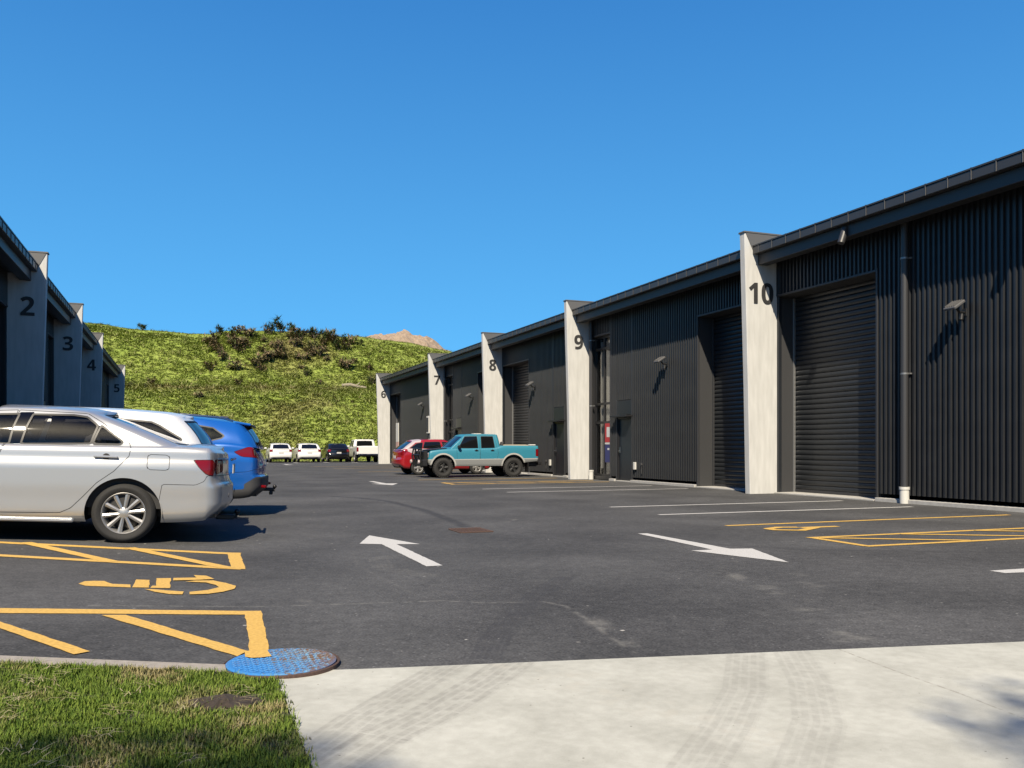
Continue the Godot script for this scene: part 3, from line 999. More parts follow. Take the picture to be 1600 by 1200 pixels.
func make_buildings() -> void:
	bx = 13.75; bo = -1.0
	unit("10", 17.48, 6.0, true, "dark clad warehouse unit numbered 10, nearest on the right", {"pipes": [[13.36, 0.072]], "spouts": [14.5, 10.0], "end": true, "light": 12.0, "light_label": "grey floodlight on the ribbed wall right of the number 10 fin"})
	unit("9", 27.87, 17.68, false, "dark clad warehouse unit numbered 9 with tall window", {"pipes": [[27.62, 0.07]], "light": 22.6, "boxes": true, "poster": true, "light_label": "grey floodlight on the unit 9 wall beside the roller door"})
	unit("8", 37.0, 28.07, true, "dark clad warehouse unit numbered 8 behind the teal pickup", {"light": 33.0, "boxes": true, "light_label": "floodlight on the unit 8 wall between roller door and fin 9"})
	unit("7", 46.2, 37.2, false, "dark clad warehouse unit numbered 7 with pale pipe", {"pipes": [[45.95, 0.07]], "light": 41.2, "light_label": "floodlight on the unit 7 wall left of the number 8 fin"})
	unit("6", 59.9, 46.4, true, "dark clad warehouse unit numbered 6, farthest on the right", {"light": 50.6, "light_label": "floodlight on the unit 6 wall, farthest of the row"})
	bx = -4.38; bo = 1.0
	unit("2", 26.1, 16.5, true, "shaded warehouse unit numbered 2, nearest on the left", {"end": true})
	unit("3", 34.9, 26.3, false, "shaded warehouse unit numbered 3, just past the number 2 fin")
	unit("4", 43.5, 35.1, true, "shaded warehouse unit numbered 4 between the 3 and 5 fins")
	unit("5", 59.7, 43.7, false, "shaded warehouse unit numbered 5, farthest on the left")

# ------------------------------------------------------------------ painted markings
func ground_poly(pts: Array, y: float, mb: MB, rag := 0.004) -> void:
	# pts: flat list x, away; the outline is cut into short steps and made slightly uneven
	var p := PackedVector2Array()
	var n := pts.size() / 2
	for i in n:
		var a := Vector2(pts[2 * i], pts[2 * i + 1]); var j := (i + 1) % n
		var b := Vector2(pts[2 * j], pts[2 * j + 1])
		var k := maxi(1, int((b - a).length() / 0.07))
		k = mini(k, 60)
		var d := (b - a).normalized()
		for s in k:
			var q := a.lerp(b, float(s) / k)
			if s > 0: q += Vector2(-d.y, d.x) * rng.randf_range(-rag, rag)
			p.append(q)
	var idx := Geometry2D.triangulate_polygon(p)
	for i in range(0, idx.size(), 3):
		_drape(mb, p[idx[i]], p[idx[i + 1]], p[idx[i + 2]], y, 0)

func _drape(mb: MB, a: Vector2, b: Vector2, c: Vector2, y: float, depth: int) -> void:
	var w := maxf(a.x, maxf(b.x, c.x)) - minf(a.x, minf(b.x, c.x))
	if depth < 5 and w > 0.15 and minf(a.x, minf(b.x, c.x)) < 0.95 and maxf(a.x, maxf(b.x, c.x)) > 0.2:
		var ab := (a + b) / 2; var bc := (b + c) / 2; var ca := (c + a) / 2
		_drape(mb, a, ab, ca, y, depth + 1); _drape(mb, ab, b, bc, y, depth + 1); _drape(mb, ca, bc, c, y, depth + 1); _drape(mb, ab, bc, ca, y, depth + 1)
		return
	mb.flat(Vector3(a.x, gh(a.x) + y, -a.y), Vector3(b.x, gh(b.x) + y, -b.y), Vector3(c.x, gh(c.x) + y, -c.y), Vector3.UP)

func strip(a: Array, b: Array, w: float) -> Array:
	var p := Vector2(a[0], a[1]); var q := Vector2(b[0], b[1])
	var d := (q - p).normalized(); var n := Vector2(-d.y, d.x) * w / 2
	return [p.x + n.x, p.y + n.y, q.x + n.x, q.y + n.y, q.x - n.x, q.y - n.y, p.x - n.x, p.y - n.y]

func marking(called: String, polys: Array, m: Material, label: String, y0 := 0.004) -> void:
	var mb := MB.new()
	var y := y0
	for p in polys:
		ground_poly(p, y, mb)
		y += 0.0007
	var o := structure(called, mb.mesh(), m)
	o.set_meta("label", label)

func make_markings() -> void:
	var Y = M.paint_yellow; var W = M.paint_white
	marking("hatch_marking", [strip([.56, 9.46], [-4.0, 11.3], .15), strip([.52, 8.27], [-4.0, 10.34], .14), [.44, 9.57, .57, 9.54, .54, 8.22, .42, 8.28],
		strip([-1.57, 10.42], [-.60, 8.76], .13), strip([-.53, 9.97], [.40, 8.30], .13), strip([-2.65, 10.85], [-1.75, 9.26], .13), strip([-3.7, 11.2], [-2.8, 9.75], .13)], Y, "yellow hatched strip beside the silver sedan")
	marking("hatch_marking", [[.5, 6.08, .5, 5.94, -1.07, 6.17, -4.0, 6.63, -4.0, 6.80, -1.10, 6.35], [.39, 6.06, .50, 6.08, .47, 5.4, .43, 4.63, .32, 4.64, .36, 5.2],
		[-.48, 6.03, -.34, 6.02, .33, 4.87, .27, 4.75], [-1.02, 5.88, -.45, 4.98, -.52, 4.92, -1.1, 5.86, -1.22, 6.12, -1.14, 6.12], [-1.95, 6.28, -1.80, 6.26, -1.1, 5.2, -1.18, 5.14]], Y, "yellow hatched strip next to the lawn and blue manhole")
	marking("wheelchair_marking", [[-0.75, 7.40, -0.72, 7.53, -0.66, 7.55, -0.58, 7.54, -0.51, 7.38, -0.38, 7.34, -0.37, 7.19, -0.52, 7.24, -0.69, 7.29],
		[-0.35, 7.61, -0.25, 7.58, -0.24, 7.17, -0.36, 7.19],
		[-0.20, 7.67, -0.09, 7.68, -0.09, 7.13, -0.23, 7.15, -0.22, 7.26, -0.19, 7.26],
		[-0.27, 7.09, -0.21, 7.08, -0.12, 7.02, 0.01, 6.95, 0.00, 6.82, -0.09, 6.84, -0.19, 6.95],
		[0.05, 6.93, 0.18, 7.01, 0.27, 7.15, 0.25, 7.27, 0.18, 7.41, 0.02, 7.47, 0.10, 7.52, 0.24, 7.52, 0.33, 7.38, 0.40, 7.21, 0.38, 7.06, 0.29, 6.92, 0.18, 6.83, 0.05, 6.81],
		[-0.07, 7.67, 0.11, 7.69, 0.09, 7.84, 0.19, 7.80, 0.25, 7.60, 0.18, 7.58, 0.10, 7.55, -0.07, 7.53]], Y, "yellow wheelchair symbol on the left parking bay")
	marking("arrow_marking", [[2.23, 10.9, 1.93, 10.0, 2.16, 9.85, 2.15, 7.86, 2.31, 7.86, 2.32, 9.80, 2.58, 9.70]], W, "white arrow pointing away down the yard")
	marking("arrow_marking", [[5.53, 6.86, 5.91, 7.95, 5.67, 8.02, 5.68, 9.86, 5.55, 9.88, 5.44, 8.03, 5.17, 8.03]], W, "white arrow pointing towards the driveway on the right lane")
	marking("arrow_marking", [[5.9, 25.4, 6.35, 26.6, 6.0, 26.7, 6.0, 28.6, 5.82, 28.6, 5.8, 26.7, 5.5, 26.6]], W, "small far white arrow near the red car")
	marking("bay_line", [strip([7.55, 14.5], [13.05, 14.48], .12)], W, "white bay line, second from the number 10 fin")
	marking("bay_line", [strip([7.45, 12.55], [12.95, 12.52], .12)], W, "white bay line ending at the rainwater pipe")
	marking("bay_line", [strip([7.3, 10.43], [12.9, 10.43], .11)], Y, "yellow bay line beside the right wheelchair symbol")
	marking("bay_line", [strip([7.66, 20.3], [13.0, 20.35], .12)], W, "white bay line in front of the unit 9 roller door")
	marking("bay_line", [strip([7.62, 22.1], [13.0, 22.3], .12)], W, "white bay line in front of the unit 9 wall")
	marking("hatch_marking", [strip([7.7, 25.3], [13.2, 25.4], .14), strip([7.8, 26.6], [13.2, 26.6], .14), strip([7.8, 25.3], [7.8, 26.6], .14), strip([8.2, 26.6], [9.2, 25.3], .12), strip([9.6, 26.6], [10.6, 25.3], .12), strip([11, 26.6], [12, 25.3], .12)], Y, "yellow hatched strip in front of the unit 9 door")
	marking("bay_line", [strip([7.7, 29.2], [13.0, 29.2], .13)], Y, "yellow bay line near side of the teal pickup")
	marking("bay_line", [strip([7.7, 40.2], [13.0, 40.2], .13), strip([7.7, 47.2], [12.9, 47.2], .13), strip([7.2, 52.2], [12.9, 52.2], .13)], Y, "yellow bay lines in front of units 6 and 7")
	marking("hatch_marking", [strip([7.27, 8.66], [13.4, 8.60], .11), strip([7.25, 7.68], [13.4, 7.60], .11), strip([7.32, 8.66], [7.28, 7.68], .11), strip([7.4, 8.6], [8.9, 7.7], .1), strip([8.7, 8.6], [10.2, 7.7], .1), strip([10.0, 8.6], [11.5, 7.7], .1), strip([11.3, 8.6], [12.8, 7.7], .1)], Y, "yellow hatched strip by the right hand wall")
	marking("wheelchair_marking", [strip([8.73, 9.78], [8.1, 9.80], .13), strip([8.1, 9.86], [7.80, 9.97], .13), strip([7.86, 9.95], [7.55, 9.82], .13), strip([7.55, 9.84], [7.55, 9.62], .13), strip([7.52, 9.66], [7.85, 9.45], .13), strip([7.8, 9.44], [8.3, 9.72], .13)], Y, "yellow wheelchair symbol on the right parking bay")
	marking("bay_line", [[6.86, 5.74, 7.6, 5.72, 9.5, 5.70, 9.5, 5.54, 7.05, 5.555, 6.86, 5.58]], W, "short white line at the right edge")
	for k in [[8.05, "white bay line between the two far white cars"], [10.35, "white bay line between far white car and black hatchback"], [12.55, "white bay line beside the far white pickup"], [5.9, "white bay line left of the far parked cars"]]:
		marking("bay_line", [strip([k[0], 65.6], [k[0], 71.5], .14)], W, k[1])
	marking("arrow_marking", [[6.6, 58.0, 7.0, 59.2, 6.7, 59.2, 6.7, 61, 6.5, 61, 6.5, 59.2, 6.2, 59.2]], W, "tiny far white arrow before the parked cars")

# ------------------------------------------------------------------ iron covers
func make_yard_things() -> void:
	# blue manhole cover with raised bars, half over the kerb line
	var at := Vector3(0.475, 0.0, -4.53)
	at.y = gh(0.475) + 0.012
	var t := thing("manhole_cover", "round blue painted iron manhole cover with worn rusty bars", "manhole cover", at)
	var mb := MB.new()
	mb.lathe([Vector2(0.0, -0.05), Vector2(0.293, -0.05), Vector2(0.293, 0.004), Vector2(0.284, 0.008), Vector2(0.279, 0.0)], Vector3.ZERO, Basis(), 48)
	part("frame_ring", mb, M.iron_rust, t, false)
	# paint worn off towards one side, as the photograph shows
	var N := 512
	var f := FastNoiseLite.new(); f.seed = 8; f.frequency = 0.03; f.fractal_octaves = 4
	var f2 := FastNoiseLite.new(); f2.seed = 9; f2.frequency = 0.2
	var im := Image.create(N, N, false, Image.FORMAT_RGB8)
	for y in N:
		for x in N:
			var w := f.get_noise_2d(x, y) * 1.1 + 0.25 * f2.get_noise_2d(x, y) + (x / float(N) - 0.52) * 1.4
			var col := Color8(44, 108, 168).lerp(Color8(112, 142, 160), clampf((x / float(N) - 0.3) * 1.6 + f.get_noise_2d(x * 2, y * 2), 0.0, 1.0))
			if w > 0.12: col = col.lerp(Color8(98, 68, 46), clampf((w - 0.12) * 5.0, 0.0, 0.85))
			im.set_pixel(x, y, col)
	M.iron_blue.albedo_texture = ImageTexture.create_from_image(im)
	M.iron_blue.uv1_triplanar = true; M.iron_blue.uv1_scale = Vector3.ONE / 0.56; M.iron_blue.uv1_offset = Vector3(0.5, 0.5, 0.5)
	mb = MB.new()
	mb.lathe([Vector2(0.272, -0.02), Vector2(0.275, 0.008), Vector2(0.265, 0.014), Vector2(0.25, 0.012), Vector2(0.0, 0.012)], Vector3.ZERO, Basis(), 48)
	part("lid", mb, M.iron_blue, t, false)
	mb = MB.new()
	for i in range(-11, 12):
		for j in range(-11, 12):
			var p := Vector2(i * 0.023, j * 0.023)
			if p.length() > 0.245: continue
			mb.bbox(Vector3(p.x, 0.014, p.y), Vector3(0.024, 0.006, 0.007), 0.002, Basis(Vector3.UP, 0.6 if (i + j) % 2 == 0 else -0.97))
	var bars := part("raised_bar_pattern", mb, M.iron_blue, t, false)
	bars.set_meta("kind", "stuff")
	mb = MB.new()
	ground_poly([-.165, .245, -.05, .286, -.042, .085, -.10, .075, -.14, .085, -.172, .12], 0.0, mb, 0.006)
	for i in mb.v.size(): mb.v[i] = Vector3(mb.v[i].x, 0.0195, mb.v[i].z)
	part("paint_overrun", mb, M.paint_yellow, t, false)
	# rusty drain grate
	t = thing("drain_grate", "small rusty drain grate in the middle of the asphalt", "drain grate", Vector3(3.64, 0.004, -11.05))
	mb = MB.new()
	for s in [[0.0, 0.27, 0.46, 0.03], [0.0, -0.27, 0.46, 0.03]]:
		mb.bbox(Vector3(s[0], 0.004, s[1]), Vector3(s[2], 0.016, s[3]), 0.003)
	for s in [-0.22, 0.22]:
		mb.bbox(Vector3(s, 0.003, 0), Vector3(0.03, 0.014, 0.5), 0.003)
	mb.bbox(Vector3(0, -0.003, 0), Vector3(0.42, 0.004, 0.52))
	part("frame", mb, M.iron_rust, t, false)
	for k in 8:
		mb = MB.new()
		mb.bbox(Vector3(-0.175 + 0.05 * k, 0.006, 0), Vector3(0.022, 0.014, 0.5), 0.003)
		part("bar", mb, M.iron_rust, t, false)
	# white sign boxes standing on the unit 6 wall
	t = thing("wall_box", "white cabinet on the wall just left of the number 7 fin", "cabinet", Vector3(13.4, 2.1, -47.6))
	mb = MB.new()
	mb.bbox(Vector3(0, 0.35, 0), Vector3(0.62, 1.0, 0.5), 0.02)
	part("case", mb, M.pvc_white, t, false)
	mb = MB.new()
	mb.bbox(Vector3(-0.315, 0.35, 0.0), Vector3(0.02, 0.8, 0.4), 0.01)
	mb.bbox(Vector3(0, -0.3, 0), Vector3(0.5, 0.4, 0.35), 0.01)
	part("bracket", mb, M.plastic_grey, t, false)
	t = thing("leaning_board", "narrow white and pink board standing in the unit 6 doorway", "board", Vector3(13.72, 0.03, -57.6))
	mb = MB.new()
	mb.bbox(Vector3(0, 2.15, 0), Vector3(0.05, 1.3, 0.7), 0.01)
	part("upper_panel", mb, M.pvc_white, t, false)
	mb = MB.new()
	mb.bbox(Vector3(0, 0.75, 0), Vector3(0.05, 1.49, 0.7), 0.01)
	part("lower_panel", mb, M.board_pink, t, false)

# ------------------------------------------------------------------ vehicles
# A body is a grid of outlines (half a car, mirrored). x: rear axle 0, nose at -x; y up; z to the side.
class Tris:
	var p := PackedVector3Array()
	var n := PackedVector3Array()
	var q := PackedFloat32Array()     # distance round the outline, from the end of the rear corner; negative behind
	var s := PackedByteArray()        # per triangle: 0 rear 1 rear corner 2 side 3 front corner 4 front
	func add(a, b, c, na, nb, nc, qa, qb, qc, sg) -> void:
		p.append(a); p.append(b); p.append(c)
		n.append(na); n.append(nb); n.append(nc)
		q.append(qa); q.append(qb); q.append(qc)
		s.append(sg)
	func join(o: Tris) -> void:
		p.append_array(o.p); n.append_array(o.n); q.append_array(o.q); s.append_array(o.s)

func sdp(poly: PackedVector2Array, p: Vector2) -> float:
	var d := 1e9
	var inside := false
	var m := poly.size()
	var j := m - 1
	for i in m:
		var a := poly[i]; var b := poly[j]
		var e := b - a; var w := p - a
		var k := w - e * clampf(w.dot(e) / e.length_squared(), 0.0, 1.0)
		d = minf(d, k.length_squared())
		if (a.y > p.y) != (b.y > p.y) and p.x < e.x * (p.y - a.y) / e.y + a.x:
			inside = not inside
		j = i
	return -sqrt(d) if inside else sqrt(d)

# cut by the level set field(vertex) = level; mode "xy" side view, "zy" end view, "qy" unrolled round the corner
func cut(T: Tris, poly: PackedVector2Array, level: float, mode: String, segs: Array) -> Array:
	var A := Tris.new(); var B := Tris.new()
	var lo := poly[0]; var hi := poly[0]
	for k in poly:
		lo = lo.min(k); hi = hi.max(k)
	lo -= Vector2.ONE * (maxf(level, 0.0) + 0.01); hi += Vector2.ONE * (maxf(level, 0.0) + 0.01)
	var g := PackedVector2Array(); g.resize(3)
	var f := PackedFloat32Array(); f.resize(3)
	for i in T.s.size():
		var b := i * 3
		var go := segs.has(int(T.s[i]))
		if go:
			for k in 3:
				var v := T.p[b + k]
				g[k] = Vector2(v.x, v.y) if mode == "xy" else Vector2(v.z, v.y) if mode == "zy" else Vector2(T.q[b + k], v.y)
			var mn := g[0].min(g[1]).min(g[2]); var mx := g[0].max(g[1]).max(g[2])
			if mx.x < lo.x or mx.y < lo.y or mn.x > hi.x or mn.y > hi.y: go = false
		if not go:
			B.add(T.p[b], T.p[b + 1], T.p[b + 2], T.n[b], T.n[b + 1], T.n[b + 2], T.q[b], T.q[b + 1], T.q[b + 2], T.s[i])
			continue
		var neg := 0
		for k in 3:
			f[k] = sdp(poly, g[k]) - level
			if f[k] < 0.0: neg += 1
		if neg == 3 or neg == 0:
			var R := A if neg == 3 else B
			R.add(T.p[b], T.p[b + 1], T.p[b + 2], T.n[b], T.n[b + 1], T.n[b + 2], T.q[b], T.q[b + 1], T.q[b + 2], T.s[i])
			continue
		var o := 0      # the odd one out
		for k in 3:
			if (f[k] < 0.0) == (neg == 1): o = k
		var i0 := b + o; var i1 := b + (o + 1) % 3; var i2 := b + (o + 2) % 3
		var t1 := f[o] / (f[o] - f[(o + 1) % 3]); var t2 := f[o] / (f[o] - f[(o + 2) % 3])
		var p1 := T.p[i0].lerp(T.p[i1], t1); var p2 := T.p[i0].lerp(T.p[i2], t2)
		var n1 := T.n[i0].lerp(T.n[i1], t1).normalized(); var n2 := T.n[i0].lerp(T.n[i2], t2).normalized()
		var q1 := lerpf(T.q[i0], T.q[i1], t1); var q2 := lerpf(T.q[i0], T.q[i2], t2)
		var one := A if neg == 1 else B
		var two := B if neg == 1 else A
		one.add(T.p[i0], p1, p2, T.n[i0], n1, n2, T.q[i0], q1, q2, T.s[i])
		two.add(p1, T.p[i1], T.p[i2], n1, T.n[i1], T.n[i2], q1, T.q[i1], T.q[i2], T.s[i])
		two.add(p1, T.p[i2], p2, n1, T.n[i2], n2, q1, T.q[i2], q2, T.s[i])
	return [A, B]

func put(T: Tris, mb: MB, mirror: bool, push := 0.0) -> void:
	for i in range(0, T.p.size(), 3):
		var a := T.p[i] + T.n[i] * push; var b := T.p[i + 1] + T.n[i + 1] * push; var c := T.p[i + 2] + T.n[i + 2] * push
		var na := T.n[i]; var nb := T.n[i + 1]; var nc := T.n[i + 2]
		if mirror:
			a.z = -a.z; b.z = -b.z; c.z = -c.z; na.z = -na.z; nb.z = -nb.z; nc.z = -nc.z
		mb.tri(a, b, c, na, nb, nc)

func pv(a: Array) -> PackedVector2Array:
	var r := PackedVector2Array()
	for i in range(0, a.size(), 2): r.append(Vector2(a[i], a[i + 1]))
	return r

func disc(x: float, y: float, r: float) -> PackedVector2Array:
	var o := PackedVector2Array()
	for k in 40: o.append(Vector2(x + r * cos(TAU * k / 40), y + r * sin(TAU * k / 40)))
	return o

# half outline from the rear centre to the front centre; returns [[x, z, nx, nz, q, seg], ...]
func outline(xf: float, xr: float, wf: Callable, rr: Vector2, rf: Vector2, br: float, bf: float, ns: int) -> Array:
	var o := []
	var wr: float = wf.call(xr - rr.x); var wn: float = wf.call(xf + rf.x)
	var zr := wr - rr.y; var zn := wn - rf.y
	for k in 6:
		var z := zr * k / 6.0
		o.append([xr - br * (z / zr) * (z / zr), z, 0])
	for k in 9:
		var a := PI / 2 * k / 9.0
		o.append([xr - br - (rr.x - br) * (1.0 - cos(a)), zr + rr.y * sin(a), 1])
	for k in ns + 1:
		var x := lerpf(xr - rr.x, xf + rf.x, float(k) / ns)
		o.append([x, wf.call(x), 2])
	for k in range(1, 10):
		var a := PI / 2 * k / 9.0
		o.append([xf + bf + (rf.x - bf) * (1.0 - sin(a)), zn + rf.y * cos(a), 3])
	for k in range(1, 7):
		var z := zn * (1.0 - k / 6.0)
		o.append([xf + bf * (z / zn) * (z / zn), z, 4])
	var q := 0.0; var qc := 0.0
	for i in o.size():
		var a = o[maxi(i - 1, 0)]; var b = o[mini(i + 1, o.size() - 1)]
		var d := Vector2(b[0] - a[0], b[1] - a[1]).normalized()
		if i > 0: q += Vector2(o[i][0] - a[0], o[i][1] - a[1]).length()
		var nn := Vector2(d.y, -d.x)
		if i == 0: nn = Vector2(1, 0)
		if i == o.size() - 1: nn = Vector2(-1, 0)
		if i == 15: qc = q
		o[i] = [o[i][0], o[i][1], nn.x, nn.y, q, o[i][2]]
	for r in o: r[4] -= qc
	return o

func grid(P: Array, Q: Array, S: Array, skip: Callable) -> Tris:
	var T := Tris.new()
	var R := P.size(); var N: int = P[0].size()
	var nor := []
	for j in R:
		var row := []
		for i in N:
			var du: Vector3 = P[j][mini(i + 1, N - 1)] - P[j][maxi(i - 1, 0)]
			var dv: Vector3 = P[mini(j + 1, R - 1)][i] - P[maxi(j - 1, 0)][i]
			var nn := dv.cross(du)
			if nn.length_squared() < 1e-14: nn = Vector3(0, 1, 0)
			if i == 0 or i == N - 1: nn.z = 0.0
			nn = nn.normalized()
			row.append(nn)
		nor.append(row)
	for j in R - 1:
		for i in N - 1:
			if skip.call(P[j][i], P[j + 1][i + 1], j): continue
			T.add(P[j][i], P[j][i + 1], P[j + 1][i + 1], nor[j][i], nor[j][i + 1], nor[j + 1][i + 1], Q[i], Q[i + 1], Q[i + 1], S[i])
			T.add(P[j][i], P[j + 1][i + 1], P[j + 1][i], nor[j][i], nor[j + 1][i + 1], nor[j + 1][i], Q[i], Q[i + 1], Q[i], S[i])
	return T

func wheel(car: Node3D, at: Vector3, r: float, w: float, rim_r: float, style: String, out: float) -> void:
	var wn := Node3D.new(); wn.name = "wheel"
	car.add_child(wn, true)
	wn.position = at
	var bs := Basis(Vector3.RIGHT, out * PI / 2)      # axis along z, y of the lathe outwards
	var h := w / 2
	var key := "wheel%s%f%f%f%f" % [style, r, w, rim_r, out]
	if not M.has(key):
		var ty := MB.new()
		ty.lathe([Vector2(rim_r - 0.01, -h * 0.8), Vector2(rim_r + 0.02, -h * 0.95), Vector2((r + rim_r) / 2, -h), Vector2(r - 0.03, -h * 0.93), Vector2(r - 0.008, -h * 0.75), Vector2(r, -h * 0.5), Vector2(r, -0.02), Vector2(r - 0.008, -0.017), Vector2(r - 0.008, -0.009), Vector2(r, -0.006), Vector2(r, h * 0.5), Vector2(r - 0.008, h * 0.75), Vector2(r - 0.03, h * 0.93), Vector2((r + rim_r) / 2 + 0.012, h), Vector2((r + rim_r) / 2, h + 0.004), Vector2((r + rim_r) / 2 - 0.012, h), Vector2(rim_r + 0.018, h * 0.95), Vector2(rim_r, h * 0.8), Vector2(rim_r - 0.012, h * 0.7)], Vector3.ZERO, bs, 44)
		if style == "mud":
			for k in 28:
				var a := TAU * k / 28.0
				for sd in [-1, 1]:
					ty.bbox(bs * Vector3(cos(a) * (r - 0.012), sd * h * 0.72, sin(a) * (r - 0.012)), Vector3(0.035, 0.05, 0.05), 0.006, bs * Basis(Vector3.UP, -a))
		M[key + "t"] = ty.mesh()
		var ri := MB.new()
		ri.lathe([Vector2(rim_r - 0.012, h * 0.68), Vector2(rim_r, h * 0.84), Vector2(rim_r - 0.006, h * 0.88), Vector2(rim_r - 0.016, h * 0.80), Vector2(rim_r - 0.028, h * 0.45), Vector2(rim_r - 0.045, -h * 0.5)], Vector3.ZERO, bs, 40)
		var spokes := 10 if style == "alloy" else 5
		if style != "steel":
			for k in spokes:
				var a := TAU * k / spokes + 0.157
				var R := bs * Basis(Vector3.UP, a)
				var w0 := 0.015 if spokes == 10 else 0.034
				var w1 := 0.024 if spokes == 10 else 0.05
				var ya := h * 0.62; var yb := h * 0.80
				var r0 := 0.03; var r1 := rim_r - 0.012
				# tapered, ridged spoke
				var A := [Vector3(r0, ya, -w0), Vector3(r0, ya + 0.012, 0), Vector3(r0, ya, w0)]
				var B := [Vector3(r1, yb - 0.012, -w1), Vector3(r1, yb, 0), Vector3(r1, yb - 0.012, w1)]
				var dn := Vector3(0, -0.035, 0)
				ri.quad(R * A[0], R * B[0], R * B[1], R * A[1], R * Vector3(0, 1, -0.4)); ri.quad(R * A[1], R * B[1], R * B[2], R * A[2], R * Vector3(0, 1, 0.4))
				ri.quad(R * A[0], R * B[0], R * (B[0] + dn), R * (A[0] + dn), R * Vector3(0, 0, -1)); ri.quad(R * A[2], R * B[2], R * (B[2] + dn), R * (A[2] + dn), R * Vector3(0, 0, 1))
		ri.lathe([Vector2(0.062, h * 0.35), Vector2(0.062, h * 0.66), Vector2(0.045, h * 0.74), Vector2(0.0, h * 0.76)], Vector3.ZERO, bs, 20)
		for k in 5:
			var a := TAU * k / 5.0
			ri.tube([bs * Vector3(cos(a) * 0.048, h * 0.6, sin(a) * 0.048), bs * Vector3(cos(a) * 0.048, h * 0.72, sin(a) * 0.048)], 0.008, 6)
		M[key + "r"] = ri.mesh()
		var hb := MB.new()
		hb.lathe([Vector2(rim_r - 0.03, -h * 0.6), Vector2(rim_r - 0.05, -h * 0.1), Vector2(0.16, 0.0), Vector2(0.15, h * 0.12), Vector2(0.0, h * 0.14)] if style != "steel" and style != "mud" else [Vector2(rim_r - 0.03, h * 0.1), Vector2(rim_r - 0.06, h * 0.35), Vector2(0.1, h * 0.5), Vector2(0.0, h * 0.5)], Vector3.ZERO, bs, 30)
		M[key + "h"] = hb.mesh()
		M[key] = true
	copy_mesh("tyre", M[key + "t"], M.rubber, wn, Vector3.ZERO)
	copy_mesh("rim", M[key + "r"], M.rim_alloy if style in ["alloy", "five"] else M.rim_dark, wn, Vector3.ZERO)
	copy_mesh("hub", M[key + "h"], M.rim_dark, wn, Vector3.ZERO)

func both(called: String, T: Tris, m: Material, car: Node3D, push := 0.0) -> Array:
	var r := []
	for k in 2:
		if T.s.size() == 0: continue
		var mb := MB.new()
		put(T, mb, k == 1, push)
		r.append(part(called, mb, m, car, false))
	return r

func one(called: String, T: Tris, m: Material, car: Node3D, push := 0.0) -> MeshInstance3D:
	var mb := MB.new()
	put(T, mb, false, push); put(T, mb, true, push)
	return part(called, mb, m, car, false)

